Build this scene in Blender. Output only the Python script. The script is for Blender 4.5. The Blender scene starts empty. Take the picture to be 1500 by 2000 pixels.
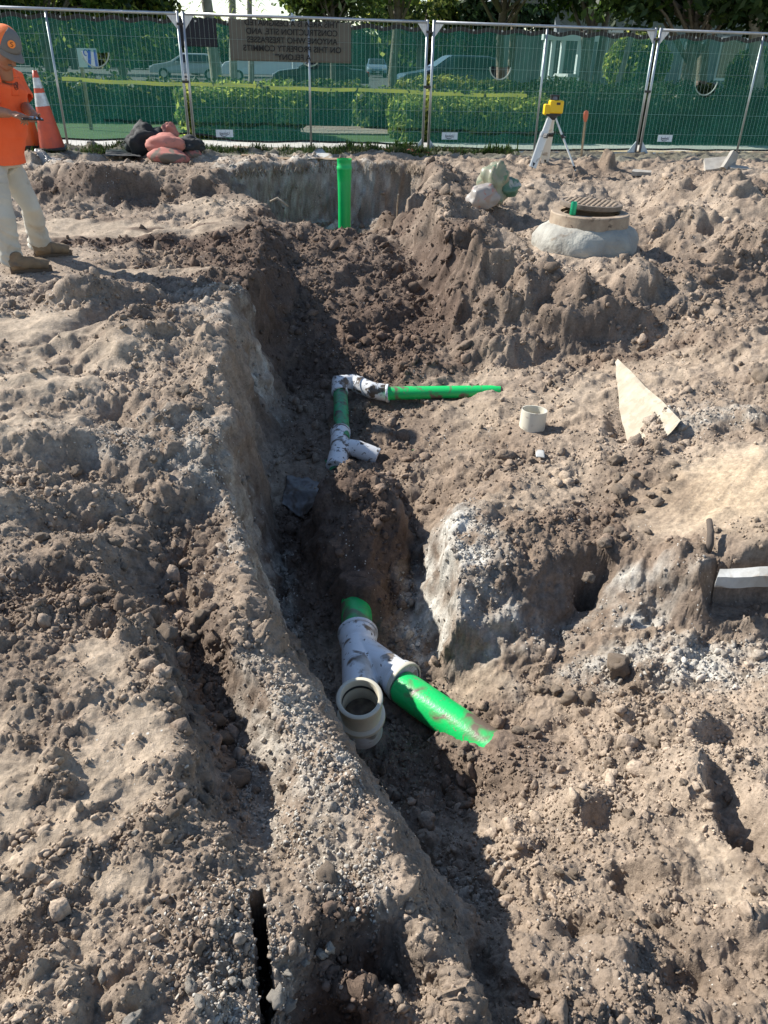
import bpy, bmesh, math, random
import numpy as np
from mathutils import Vector, Matrix, Quaternion, noise as mnoise
from mathutils.geometry import delaunay_2d_cdt
R = math.radians
sc = bpy.context.scene
col = sc.collection
random.seed(7); rng = np.random.default_rng(7)

# ---------------------------------------------------------------- camera
CAM = Vector((0.0, 0.0, 1.57))
FPX = 1500.0                       # focal length in photo pixels (1500 x 2000)
PITCH, ROLL = R(30.4), R(1.5)
fw = Vector((0, math.cos(PITCH), -math.sin(PITCH)))
r0 = Vector((1, 0, 0)); u0 = Vector((0, math.sin(PITCH), math.cos(PITCH)))
rt = r0*math.cos(ROLL) + u0*math.sin(ROLL)
up = u0*math.cos(ROLL) - r0*math.sin(ROLL)
cd = bpy.data.cameras.new('camera'); cam = bpy.data.objects.new('camera', cd); col.objects.link(cam)
cd.sensor_fit = 'VERTICAL'; cd.sensor_height = 36; cd.sensor_width = 27
cd.lens = FPX/2000*36; cd.clip_start = .05; cd.clip_end = 2000
m = Matrix((rt, up, -fw)).transposed().to_4x4(); m.translation = CAM
cam.matrix_world = m
sc.camera = cam

def ray(px, py):
    return fw + rt*((px-750)/FPX) + up*((1000-py)/FPX)
def P(px, py, z):                  # where the sight line of a photo pixel meets the level z
    d = ray(px, py); t = (z-CAM.z)/d.z
    return CAM + d*t
def WY(px, py, y):                 # where it meets the vertical plane at distance y
    d = ray(px, py); return CAM + d*(y/d.y)

# ---------------------------------------------------------------- world, sun
SUN_EL, SUN_AZ = R(36.5), math.atan2(-.90, .43)     # azimuth from +Y, clockwise positive: towards the left, beyond the fence
w = bpy.data.worlds.new('World'); sc.world = w; w.use_nodes = True
wn = w.node_tree.nodes; wl = w.node_tree.links
sky = wn.new('ShaderNodeTexSky'); sky.sky_type = 'NISHITA'; sky.sun_disc = False
sky.sun_elevation = SUN_EL; sky.sun_rotation = SUN_AZ
sky.dust_density = .2; sky.air_density = 1.0; sky.ozone_density = 1.0
wl.new(sky.outputs[0], wn['Background'].inputs[0]); wn['Background'].inputs[1].default_value = .105
sd = bpy.data.lights.new('sun', 'SUN'); sd.energy = 5.0; sd.angle = R(.53); sd.color = (1, .955, .88)
so = bpy.data.objects.new('sun', sd); col.objects.link(so)
sdir = Vector((math.sin(SUN_AZ)*math.cos(SUN_EL), math.cos(SUN_AZ)*math.cos(SUN_EL), math.sin(SUN_EL)))
so.rotation_euler = sdir.to_track_quat('Z', 'Y').to_euler()
so.location = (-6, 4, 12)
sc.view_settings.view_transform = 'Standard'; sc.view_settings.look = 'None'
sc.view_settings.exposure = .80; sc.view_settings.gamma = 1
sc.view_settings.use_curve_mapping = False
sc.render.engine = 'CYCLES'
sc.cycles.max_bounces = 6; sc.cycles.transparent_max_bounces = 24; sc.cycles.use_denoising = True

# ---------------------------------------------------------------- helpers: objects
def tag(o, label=None, cat=None, group=None, kind=None):
    if label: o['label'] = label
    if cat: o['category'] = cat
    if group: o['group'] = group
    if kind: o['kind'] = kind
    return o
def empty(name, loc, rz=0):
    o = bpy.data.objects.new(name, None); col.objects.link(o)
    o.location = loc; o.rotation_euler = (0, 0, rz); o.empty_display_size = .1
    return o
def link(name, me, mat=None, parent=None, smooth=False):
    o = bpy.data.objects.new(name, me); col.objects.link(o)
    if mat is not None and not me.materials: me.materials.append(mat)
    if smooth: me.polygons.foreach_set('use_smooth', [True]*len(me.polygons)); me.update()
    if parent is not None: o.parent = parent
    return o
class MB:
    """collects shapes, then links them as ONE mesh object"""
    def __init__(s): s.v = []; s.f = []; s.mi = []; s.cur = 0
    def add(s, vs, fs):
        n = len(s.v); s.v += [tuple(v) for v in vs]; s.f += [tuple(i+n for i in f) for f in fs]
        s.mi += [s.cur]*len(fs)
    def box(s, c, d, rot=None):
        c = Vector(c); hx, hy, hz = d[0]/2, d[1]/2, d[2]/2
        vs = [Vector((x, y, z)) for z in (-hz, hz) for y in (-hy, hy) for x in (-hx, hx)]
        if rot is not None: vs = [rot @ v for v in vs]
        s.add([v+c for v in vs], [(0,2,3,1),(4,5,7,6),(0,1,5,4),(2,6,7,3),(0,4,6,2),(1,3,7,5)])
    def loft(s, pts, rads, seg=16, capa=True, capb=True, upv=None):
        pts = [Vector(p) for p in pts]; n = len(pts); rings = []
        t0 = (pts[1]-pts[0]).normalized()
        a = upv.copy() if upv is not None else (Vector((0,0,1)) if abs(t0.z) < .9 else Vector((0,1,0)))
        for i, p in enumerate(pts):
            t = (pts[min(i+1,n-1)]-pts[max(i-1,0)])
            t = t.normalized() if t.length > 1e-9 else t0
            x = t.cross(a)
            if x.length < 1e-6: x = t.cross(Vector((1,0,0)))
            x.normalize(); y = x.cross(t).normalized(); a = y
            r = rads[i] if isinstance(rads, (list, tuple)) else rads
            ra, rb = r if isinstance(r, (list, tuple)) else (r, r)
            rings.append([p + x*(math.cos(k/seg*2*math.pi)*ra) + y*(math.sin(k/seg*2*math.pi)*rb) for k in range(seg)])
        vs = [v for rg in rings for v in rg]
        fs = [(i*seg+k, i*seg+(k+1) % seg, (i+1)*seg+(k+1) % seg, (i+1)*seg+k) for i in range(n-1) for k in range(seg)]
        if capa: fs.append(tuple(reversed(range(seg))))
        if capb: fs.append(tuple(range((n-1)*seg, n*seg)))
        s.add(vs, fs)
    def tube(s, a, b, r, seg=12, r2=None): s.loft([a, b], [r, r if r2 is None else r2], seg)
    def lathe(s, prof, seg=32, c=(0,0,0), rot=None):
        c = Vector(c); vs = []; n = len(prof)
        for r, z in prof:
            for k in range(seg):
                v = Vector((r*math.cos(k/seg*2*math.pi), r*math.sin(k/seg*2*math.pi), z))
                vs.append((rot @ v if rot is not None else v)+c)
        fs = [(i*seg+k, i*seg+(k+1) % seg, (i+1)*seg+(k+1) % seg, (i+1)*seg+k) for i in range(n-1) for k in range(seg)]
        s.add(vs, fs)
    def ell(s, c, r, rot=None, seg=12, rings=8):
        c = Vector(c); vs = []; fs = []
        for i in range(rings+1):
            th = math.pi*i/rings
            for k in range(seg):
                ph = 2*math.pi*k/seg
                v = Vector((r[0]*math.sin(th)*math.cos(ph), r[1]*math.sin(th)*math.sin(ph), r[2]*math.cos(th)))
                vs.append((rot @ v if rot is not None else v)+c)
        for i in range(rings):
            for k in range(seg): fs.append((i*seg+k, (i+1)*seg+k, (i+1)*seg+(k+1) % seg, i*seg+(k+1) % seg))
        s.add(vs, fs)
    def mesh(s, name):
        me = bpy.data.meshes.new(name); me.from_pydata(s.v, [], s.f); me.update(); return me
    def build(s, name, mat, parent=None, smooth=False, mats=None):
        me = s.mesh(name)
        if mats:
            for mm in mats: me.materials.append(mm)
            me.polygons.foreach_set('material_index', s.mi)
        return link(name, me, mat, parent, smooth)
def bevel(o, w=.004, seg=2):
    m = o.modifiers.new('bevel', 'BEVEL'); m.width = w; m.segments = seg; m.limit_method = 'ANGLE'; m.angle_limit = R(35)
    return o
LATE = []            # heavy objects joined to the scene last, so that the small ones are worked out quickly
def evaluated_mesh(o):
    col.objects.link(o); dg = bpy.context.evaluated_depsgraph_get(); dg.update()
    m_ = bpy.data.meshes.new_from_object(o.evaluated_get(dg)); col.objects.unlink(o)
    return m_
def fuse(mb, name, mat, parent=None, vox=.01, smooth_it=4, disp=None):
    """melts overlapping shapes into one continuous skin"""
    me = mb.mesh(name+'_raw'); o = bpy.data.objects.new(name+'_raw', me)
    m = o.modifiers.new('r', 'REMESH'); m.mode = 'VOXEL'; m.voxel_size = vox
    m = o.modifiers.new('s', 'SMOOTH'); m.iterations = smooth_it; m.factor = .5
    me2 = evaluated_mesh(o)
    bpy.data.objects.remove(o); bpy.data.meshes.remove(me); me2.name = name
    if disp:
        nn = [v.normal.copy() for v in me2.vertices]
        for v, n_ in zip(me2.vertices, nn): v.co = v.co + n_*disp(v.co)
    me2.materials.clear()
    return link(name, me2, mat, parent, True)
def copy_tree(o, parent=None):
    kids = [c for c in all_children(o)]
    c = o.copy(); col.objects.link(c); c.parent = parent
    for ch in kids: copy_tree(ch, c)
    return c
def all_children(o): return [c for c in bpy.data.objects if c.parent == o]

# ---------------------------------------------------------------- helpers: materials
def mat(name, base=(.5,.5,.5), rough=.7, metal=0, var=None, nscale=8, detail=5, bump=0, bscale=40, bdist=.01, spots=None, trans=0, spec=None, coords='Object'):
    """var: second colour mixed in by noise; spots: (colour, scale, threshold, softness) patches of grime"""
    m = bpy.data.materials.new(name); m.use_nodes = True
    n = m.node_tree.nodes; l = m.node_tree.links; b = n['Principled BSDF']
    b.inputs['Roughness'].default_value = rough; b.inputs['Metallic'].default_value = metal
    if spec is not None: b.inputs['Specular IOR Level'].default_value = spec
    b.inputs['Base Color'].default_value = (*base, 1)
    tc = n.new('ShaderNodeTexCoord'); out = None
    src = tc.outputs[coords]
    if coords == 'World':
        pass
    def noise_(scale, det, dist=0):
        t = n.new('ShaderNodeTexNoise'); t.inputs['Scale'].default_value = scale; t.inputs['Detail'].default_value = det
        t.inputs['Distortion'].default_value = dist; l.new(src, t.inputs['Vector']); return t.outputs['Fac']
    if var is not None:
        mx = n.new('ShaderNodeMix'); mx.data_type = 'RGBA'
        mx.inputs[6].default_value = (*base, 1); mx.inputs[7].default_value = (*var, 1)
        rm = n.new('ShaderNodeMapRange'); rm.inputs[1].default_value = .35; rm.inputs[2].default_value = .65
        l.new(noise_(nscale, detail), rm.inputs[0]); l.new(rm.outputs[0], mx.inputs[0]); out = mx.outputs[2]
        l.new(out, b.inputs['Base Color'])
    if spots is not None:
        for (c, s, th, sf) in spots:
            mx = n.new('ShaderNodeMix'); mx.data_type = 'RGBA'
            if out is None: mx.inputs[6].default_value = (*base, 1)
            else: l.new(out, mx.inputs[6])
            mx.inputs[7].default_value = (*c, 1)
            rm = n.new('ShaderNodeMapRange'); rm.inputs[1].default_value = th; rm.inputs[2].default_value = th+sf
            l.new(noise_(s, 6, .6), rm.inputs[0]); l.new(rm.outputs[0], mx.inputs[0]); out = mx.outputs[2]
        l.new(out, b.inputs['Base Color'])
    if bump:
        bp = n.new('ShaderNodeBump'); bp.inputs['Strength'].default_value = bump; bp.inputs['Distance'].default_value = bdist
        l.new(noise_(bscale, 6), bp.inputs['Height']); l.new(bp.outputs[0], b.inputs['Normal'])
    if trans:
        tr = n.new('ShaderNodeBsdfTranslucent'); tr.inputs[0].default_value = (*[min(1, c*1.6) for c in base], 1)
        if out is not None: l.new(out, tr.inputs[0])
        mx = n.new('ShaderNodeMixShader'); mx.inputs[0].default_value = trans
        l.new(b.outputs[0], mx.inputs[1]); l.new(tr.outputs[0], mx.inputs[2])
        l.new(mx.outputs[0], n['Material Output'].inputs[0])
    return m
# ================================================================ TERRAIN
_rp = np.random.default_rng(99)
_P = np.tile(_rp.permutation(1024), 3).astype(np.int32)
_g = _rp.normal(size=(1024, 3)); _g /= np.linalg.norm(_g, axis=1)[:, None]; _G = [np.ascontiguousarray(_g[:, k]).astype(np.float32) for k in range(3)]
def perlin(x, y, z, seed=0):
    x = np.asarray(x); y = np.asarray(y); z = np.asarray(z)
    fx = np.floor(x); fy_ = np.floor(y); fz = np.floor(z)
    xi = (fx.astype(np.int32)+seed*131) & 1023; yi = (fy_.astype(np.int32)+seed*57) & 1023; zi = (fz.astype(np.int32)+seed*211) & 1023
    xf = (x-fx).astype(np.float32); yf = (y-fy_).astype(np.float32); zf = (z-fz).astype(np.float32)
    u = xf*xf*xf*(xf*(xf*6-15)+10); v = yf*yf*yf*(yf*(yf*6-15)+10); w_ = zf*zf*zf*(zf*(zf*6-15)+10)
    r = 0
    for dx in (0, 1):
        px_ = _P[xi+dx]; wx_ = u if dx else 1-u; X_ = xf-dx
        for dy in (0, 1):
            py_ = _P[px_+yi+dy]; wy_ = wx_*(v if dy else 1-v); Y_ = yf-dy
            for dz in (0, 1):
                h = _P[py_+zi+dz]
                r = r + wy_*(w_ if dz else 1-w_)*(X_*_G[0][h]+Y_*_G[1][h]+(zf-dz)*_G[2][h])
    return r*1.5
_P4 = _rp.permutation(4096).astype(np.int32); _T4 = _rp.random(4096).astype(np.float32)
def hash2(ix, iy, k):
    return _T4[(_P4[(_P4[(ix+k*37) & 4095]+iy) & 4095]+k*911) & 4095]
def clods(x, y, cell, seed, dens=.7):
    """height of half-buried lumps, one per cell at most (0..~.5 cell)"""
    gx = np.floor(x/cell).astype(np.int32); gy = np.floor(y/cell).astype(np.int32); x = x.astype(np.float32); y = y.astype(np.float32)
    best = np.zeros_like(x, dtype=np.float32)
    for dx in (-1, 0, 1):
        for dy in (-1, 0, 1):
            cx = gx+dx; cy = gy+dy
            jx = (cx+hash2(cx, cy, seed))*cell; jy = (cy+hash2(cx, cy, seed+1))*cell
            rr = cell*(.2+.45*hash2(cx, cy, seed+2)**2)
            on = hash2(cx, cy, seed+3) < dens
            an = hash2(cx, cy, seed+4)*6.283; e = .6+.6*hash2(cx, cy, seed+5)
            ux = (x-jx); uy = (y-jy); ca = np.cos(an); sa = np.sin(an)
            d2 = ((ux*ca+uy*sa)/e)**2+((-ux*sa+uy*ca)*e)**2
            h = np.where(on, np.sqrt(np.maximum(0, 1-d2/(rr*rr)))*rr, 0)
            best = np.maximum(best, h)
    return best.astype(np.float32)

def blocks(x, y, cell, seed, tilt=.6):
    """broken ground: every cell of a jittered net is a tilted facet with its own height (about -1..1)"""
    gx = np.floor(x/cell).astype(np.int32); gy = np.floor(y/cell).astype(np.int32); x = x.astype(np.float32); y = y.astype(np.float32)
    bd = np.full_like(x, 9e9); h = np.zeros_like(x); d2_ = np.full_like(x, 9e9)
    for dx in (-1, 0, 1):
        for dy in (-1, 0, 1):
            cx = gx+dx; cy = gy+dy
            ux = x-(cx+hash2(cx, cy, seed))*cell; uy = y-(cy+hash2(cx, cy, seed+1))*cell
            d = ux*ux+uy*uy; hh = (hash2(cx, cy, seed+2)*2-1)+tilt*2*((hash2(cx, cy, seed+3)-.5)*ux+(hash2(cx, cy, seed+4)-.5)*uy)/cell*2
            m_ = d < bd; d2_ = np.where(m_, bd, np.minimum(d2_, d)); bd = np.where(m_, d, bd); h = np.where(m_, hh, h)
    edge = np.clip((np.sqrt(d2_)-np.sqrt(bd))/cell*3.2, 0, 1)
    return h*edge**.5, edge
BL = []     # breaklines and points of the surveyed surface: lists of world points
def L(*pts): BL.append([P(*p) for p in pts]); return BL[-1]
def Wl(*pts): BL.append([Vector(p) for p in pts]); return BL[-1]
def off(line, dx, dy, z):
    BL.append([Vector((p.x+dx, p.y+dy, z if not callable(z) else z(p))) for p in line])
# left rim of the trench, near to far, and the foot of its wall
rim = L((930,2075,-.14),(902,1955,-.12),(850,1850,-.10),(800,1740,-.08),(745,1585,-.08),(700,1500,-.10),(640,1400,-.15),(565,1292,-.19),(515,1225,-.18))
BL.append([Vector((p.x+.23, p.y+.09, -1.0+.76*min(1, max(0, (1.6-p.y)/.65)))) for p in rim[:-1]]+[P(585,1300,-1.0)])
BL.append([Vector((p.x+.07, p.y+.03, p.z-.12)) for p in rim])
L((490,1190,-.18),(480,1110,-.2),(466,1010,-.2),(445,920,-.15),(440,850,-.04),(462,790,-.02),(445,705,.04),(430,645,.08),(434,590,.08),(488,545,.08),(512,505,.08),(505,468,.05),(528,425,.08),(520,408,.10))
L((560,1280,-1.0),(547,1200,-1.0),(536,1100,-1.0),(525,1000,-.95),(530,920,-.85),(552,830,-.8),(560,745,-.78),(563,650,-.52),(566,560,-.33),(560,480,-.12),(556,440,-.02))
L((500,700,-.4),(520,620,-.3),(540,540,-.15))
# floor of the trench and its right foot
L((940,1985,-.36),(945,1900,-.48),(930,1800,-.66),(885,1650,-.92),(885,1520,-1.0),(835,1420,-1.0),(812,1320,-1.0),(800,1220,-1.02),(795,1100,-.98),(792,1010,-.95),(800,965,-.82))
L((700,1420,-1.02),(690,1300,-1.02),(680,1180,-1.0))
L((610,1160,-.98),(600,1060,-.98),(600,990,-.9))
# mound left standing in the trench
L((625,1150,-.95),(625,985,-.62),(650,925,-.52),(700,912,-.5),(750,930,-.52),(785,985,-.6),(780,1060,-.78),(765,1150,-.96))
L((700,1140,-.86),(700,1050,-.68),(705,960,-.54))
L((650,905,-.8),(700,893,-.8),(760,915,-.75))
# pale block right of the trench
L((895,990,-.46),(872,1040,-.48),(868,1120,-.5),(885,1185,-.56),(930,1240,-.7),(960,1295,-.82),(900,1330,-.93))
L((818,1060,-.92),(818,1190,-1.0),(850,1275,-1.0),(870,1320,-1.0))
# right bank, near part
for p in [(1000,1420,-.90),(1010,1520,-.86),(1090,1300,-.80),(1110,1450,-.76),(1300,1350,-.66),(1500,1330,-.56),(1500,1600,-.48),(1300,1700,-.55),
          (1110,1700,-.58),(1005,1760,-.56),(1050,1960,-.36),(1300,1950,-.38),(1500,1990,-.34),(1210,1500,-.66),(1400,1480,-.52),(900,1480,-.98),(955,1640,-.78),(1200,1850,-.44),
          # block top and middle
          (1000,1050,-.5),(1000,1190,-.62),(1040,1100,-.5),(1090,1240,-.80),(1070,1180,-.66),(1150,1140,-.70),(1160,1060,-.48),(1250,1110,-.50),(1330,1230,-.62),(1200,1210,-.66),
          (1300,1010,-.40),(1100,950,-.52),(1000,900,-.52),(905,900,-.62),(850,850,-.74),(900,785,-.68),(1045,835,-.50),(960,980,-.48),
          (1000,725,-.58),(1130,760,-.48),(1195,860,-.42),(1205,705,-.42),(1330,830,-.34),(1500,700,-.16),(1500,800,-.22),(1350,690,-.28),(840,930,-.74),(1290,890,-.38),
          (1320,960,-.36),(1390,860,-.30),(1500,880,-.22),(1500,1050,-.24),(1390,1060,-.34),(1430,960,-.28),
          (700,830,-.80),(620,780,-.80),(800,800,-.76),(620,880,-.82),(720,760,-.78)]: L(p)
L((1395,1118,-.34),(1500,1108,-.30)); L((1402,1150,-.46),(1500,1150,-.44)); L((1400,1250,-.64),(1500,1262,-.60))
# foot and brow of the upper terrace
L((800,742,-.72),(900,722,-.62),(1000,702,-.56),(1100,698,-.52),(1200,692,-.46),(1290,655,-.38),(1390,610,-.24),(1500,596,-.18))
L((935,640,-.38),(960,605,-.26),(1010,612,-.28),(1060,640,-.34),(1110,645,-.33),(1200,625,-.28),(1290,597,-.21),(1400,560,-.1),(1500,548,-.08))
L((1000,525,-.06),(1100,540,-.04),(1210,550,-.04),(1330,525,.02),(1500,490,.08))
for p in [(1000,500,.02),(930,440,.14),(1000,455,-.02),(1050,500,-.04),(1140,500,0),(1290,500,-.03),(1260,455,.02),(1350,455,.10),(1450,440,.18),(1010,415,.02),
          (850,360,.32),(930,345,.26),(1040,345,.26),(950,405,.1),(1240,400,.10),(1240,345,.24),(1330,370,.30),(1370,350,.36),(1500,370,.30),(1450,330,.36),(1100,365,.2)]: L(p)
# slope of backfill, crest before the far pit
L((556,434,.02),(600,430,.04),(650,452,-.06),(700,472,-.12),(735,482,-.14))
for p in [(600,520,-.22),(700,560,-.34),(640,640,-.52),(740,650,-.52),(700,720,-.70)]: L(p)
# far pit
top_ = L((455,330,.32),(520,323,.33),(620,316,.33),(700,316,.33),(790,318,.33),(850,324,.34))
BL.append([Vector((p.x+(.15 if i == 0 else 0), p.y-.16, .02)) for i, p in enumerate(top_[:-1])]); BL.append([Vector((p.x+(.3 if i == 0 else 0), p.y-.34, -.4)) for i, p in enumerate(top_[:-1])])
Wl((-1.0,9.75,-.7),(-.2,9.5,-.7),(.2,9.4,-.6)); Wl((-1.3,10.6,-.6),(-.5,10.5,-.7),(.2,10.5,-.6))
L((770,460,-.5),(770,415,-.2)); L((786,384,.25),(812,370,.29),(845,345,.32)); L((786,384,.25),(835,398,.24),(872,438,.19),(900,480,.09),(925,525,-.03),(942,570,-.14)); L((768,455,-.14),(800,512,-.24),(828,570,-.38),(852,640,-.52),(885,705,-.62))
lip = L((438,345,.28),(462,374,.18),(500,392,.12),(538,410,.09)); BL.append([Vector((p.x+.22, p.y+.12, -.35)) for p in lip])
# left plateau
for p in [(300,450,.02),(60,440,.0),(300,412,.03),(440,405,.10),(400,440,.05),(450,462,.03),(100,480,0),(60,520,0),(0,540,0),(-150,500,0),
          (250,480,-.08),(330,490,-.1),(430,490,-.08),(180,500,-.03),(280,530,.02),(420,540,.03),
          (350,455,-.05),(300,455,-.04),
          (120,330,.32),(190,322,.42),(240,332,.36),(300,350,.26),(370,335,.36),(420,345,.32),(130,395,.05),(200,398,.04),(300,385,.06),(380,390,.12),(420,385,.10),(0,420,.05),(-100,380,.1),(60,350,.2),
          (300,312,.33),(400,312,.33),(200,308,.32),(100,306,.33),(0,300,.34),(550,308,.34),(700,308,.34),(900,318,.33),(1100,325,.32),(1300,322,.33),
          (0,600,0.02),(150,535,.26),(110,590,.10),(175,600,.08),(215,640,-.04),(60,600,.05),(270,580,.22),(300,640,.10),(230,560,.02),(380,575,.0),(350,640,.03),(0,700,0),(200,750,-.02),(350,780,-.02),(0,900,0),(200,900,-.04),
          (0,1100,0),(100,1030,-.05),(180,1050,-.02),(340,930,-.08),(300,960,-.16),(270,1010,-.2),(355,1130,-.36),(390,1040,-.28),(300,1180,-.30),(430,1150,-.25),
          (0,1300,0),(100,1500,0),(0,1700,0),(100,1900,0),(300,1800,.0),(250,1650,0),(400,1960,0),(180,1300,.02),(60,2050,0),(250,2060,0),(500,2060,0)]: L(p)
L((205,1125,-.06),(285,1225,-.03),(305,1310,0),(345,1400,0),(350,1480,0),(322,1545,0),(405,1630,-.03),(470,1700,-.05))
L((345,1215,-.30),(400,1340,-.32),(440,1470,-.34),(470,1580,-.26),(530,1680,-.14))
L((438,1200,-.14),(476,1300,-.10),(548,1408,-.08),(600,1540,-.08),(662,1690,-.12))
L((372,1212,-.27),(435,1330,-.29),(490,1450,-.29),(525,1555,-.22))
# block beside the crack, hollow in front of it
L((520,1745,-.02),(575,1750,-.03),(650,1800,-.04),(705,1875,-.04),(690,1905,-.05),(610,1850,-.03)); L((735,1890,-.26),(716,2000,-.34),(640,2080,-.36))
for p in [(620,1930,-.12),(660,1960,-.24),(780,1900,-.20),(850,1965,-.22),(760,1990,-.32),(730,1790,-.12),(640,1750,-.08)]: L(p)
# surroundings, out of the picture
for x in (-14,-10,-7,-5): 
    for y in (-2, 1, 4, 7): Wl((x, y, 0))
for x in (-14,-10,-7,-4,-2.6,0,3,6,10,14): Wl((x, 13.1, .32)); Wl((x, 15.65, .32))
for x in (-14,-10,-8): Wl((x, 10.5, .3))
for x in (6,9,14):
    for y in (-2, 1, 3): Wl((x, y, -.1)) 
    for y in (5, 8, 11): Wl((x, y, .25))
Wl((-3,-2,0)); Wl((-1,-2,0)); Wl((-1.2,.1,0)); Wl((-.4,.2,-.02)); Wl((0,.1,-.05)); Wl((1,-2,-.2)); Wl((3,-2,-.1)); Wl((.3,.3,-.3)); Wl((.2,-.4,-.25)); Wl((.9,.2,-.3)); Wl((2,.3,-.2)); Wl((3.2,1.2,-.2)); Wl((4,3,-.15)); Wl((-3.5,2,0)); Wl((-3,4,0))

verts2, edges = [], []; zs = []
for ln in BL:
    b = len(verts2)
    for p in ln: verts2.append(Vector((p.x, p.y))); zs.append(p.z)
    edges += [(b+i, b+i+1) for i in range(len(ln)-1)]
cv, ce, cf, ov, oe, of_ = delaunay_2d_cdt(verts2, edges, [], 0, 1e-4, True)
cz = []
for i, v in enumerate(cv):
    src = ov[i]
    if src: cz.append(sum(zs[k] for k in src)/len(src))
    else:   # crossing of two breaklines: mean of the nearest given heights
        d = sorted(range(len(verts2)), key=lambda k: (verts2[k]-v).length)[:2]; cz.append(sum(zs[k] for k in d)/2)
GX0, GY0, GS = -14.5, -2.6, .02
NX, NY = int(29/GS), int(18.3/GS)
H = np.full((NY, NX), np.nan, np.float32)
gx = GX0+np.arange(NX)*GS; gy = GY0+np.arange(NY)*GS
for f in cf:
    (x1, y1), (x2, y2), (x3, y3) = [cv[k] for k in f]; z1, z2, z3 = [cz[k] for k in f]
    i0 = max(0, int((min(x1,x2,x3)-GX0)/GS)); i1 = min(NX, int((max(x1,x2,x3)-GX0)/GS)+2)
    j0 = max(0, int((min(y1,y2,y3)-GY0)/GS)); j1 = min(NY, int((max(y1,y2,y3)-GY0)/GS)+2)
    if i1 <= i0 or j1 <= j0: continue
    X, Y = np.meshgrid(gx[i0:i1], gy[j0:j1]); dt = (y2-y3)*(x1-x3)+(x3-x2)*(y1-y3)
    if abs(dt) < 1e-12: continue
    a = ((y2-y3)*(X-x3)+(x3-x2)*(Y-y3))/dt; b = ((y3-y1)*(X-x3)+(x1-x3)*(Y-y3))/dt; c = 1-a-b
    ok = (a >= -1e-6) & (b >= -1e-6) & (c >= -1e-6)
    H[j0:j1, i0:i1][ok] = (a*z1+b*z2+c*z3)[ok]
H[np.isnan(H)] = 0
def blur(A, s):
    k = int(s*3)+1; w_ = np.exp(-.5*(np.arange(-k, k+1)/s)**2); w_ /= w_.sum()
    for ax in (0, 1):
        pad = [(k, k) if i == ax else (0, 0) for i in range(2)]; B = np.pad(A, pad, mode='edge'); O = np.zeros_like(A)
        for i, ww in enumerate(w_):
            sl = [slice(None)]*2; sl[ax] = slice(i, i+A.shape[ax]); O += ww*B[tuple(sl)]
        A = O
    return A
Hn = blur(H, 1.1); Hf = blur(H, 2.0)
fy = np.clip((gy-3)/5, 0, 1)[:, None]
H = Hn*(1-fy)+Hf*fy
def bil(A, x, y):
    u = np.clip((x-GX0)/GS, 0, NX-1.001); v = np.clip((y-GY0)/GS, 0, NY-1.001)
    i = u.astype(int); j = v.astype(int); a = (u-i).astype(np.float32); b = (v-j).astype(np.float32)
    return A[j, i]*(1-a)*(1-b)+A[j, i+1]*a*(1-b)+A[j+1, i]*(1-a)*b+A[j+1, i+1]*a*b

# masks, soft spots for each kind of ground, some dark ones painted-in shade: (px,py,z, radius along x, along y, strength)
def spotmask(lst, x, y, wob):
    m_ = np.zeros_like(x)
    for (px, py, z, rx, ry, s_) in lst:
        c = P(px, py, z); d = np.sqrt(((x-c.x)/rx)**2+((y-c.y)/ry)**2)+wob
        m_ = np.maximum(m_, s_*np.clip((1.25-d)/.5, 0, 1))
    return m_
S_SMOOTH = [(250,440,.02,1.5,.30,1),(120,450,0,.9,.28,1),(420,400,.08,.6,.35,.5),(330,530,.02,.7,.2,.7),(60,670,0,.45,.5,1),(60,760,0,.4,.3,.95),(40,830,0,.35,.25,.95),(230,700,0,.25,.3,.8),
    (1430,950,-.28,.48,.50,1),(1330,1000,-.36,.25,.25,1),(1120,950,-.5,.35,.25,.5),(1000,980,-.5,.4,.12,.5),(230,1290,.01,.20,.16,1),(150,1460,0,.26,.18,1),(60,1600,0,.3,.22,1),(280,1250,0,.14,.1,.9),(250,1440,0,.16,.12,1),
    (60,1800,0,.18,.16,1),(170,1700,0,.20,.09,1),(60,1950,0,.14,.1,.9),(250,1560,0,.12,.08,.9),(980,800,-.58,.8,.35,.45),(930,1360,-.95,.15,.1,.7),(1400,1700,-.5,.07,.2,.6),(640,1630,-.1,.1,.08,.4),(600,930,-.8,.3,.25,.8),(200,1640,0,.16,.1,.5),(1250,730,-.4,.5,.4,.4)]
S_PALE = [(880,1110,-.7,.24,.42,1),(850,1180,-.8,.12,.3,1),(900,1250,-.85,.2,.12,.7),(1000,1230,-.7,.3,.1,.6),(1080,1250,-.8,.35,.07,.6),(1250,1180,-.6,.3,.1,.5),(1330,1290,-.65,.6,.14,.75),(1450,1310,-.6,.3,.15,.7),
    (520,1100,-.6,.12,.7,.75),(535,1200,-.8,.12,.3,.7),(500,1000,-.4,.12,.5,.55),(525,770,-.6,.1,.2,.8),(530,340,.25,.9,.4,.85),(640,345,.2,.9,.3,.95),(760,345,.2,.5,.3,.6),(580,380,0,.6,.3,.7),
    (430,580,.0,.35,.2,.7),(420,640,-.02,.2,.3,.6),(380,870,-.08,.5,.25,.5),(430,900,-.1,.25,.2,.7),(230,850,-.02,.3,.2,.4),(560,1390,-.08,.13,.3,.75),(620,1490,-.08,.12,.2,.7),(600,1560,-.08,.12,.15,.6),(690,1700,-.1,.12,.12,.5),
    (500,1290,-.1,.12,.12,.5),(1440,790,-.2,.5,.2,.6),(1370,820,-.3,.3,.12,.5),(200,310,.33,.5,.2,.5),(110,325,.3,.35,.15,.8),(460,310,.33,1.2,.3,.6),(480,1900,0,.10,.14,.35),(860,1830,-.9,.2,.2,.35)]
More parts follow.
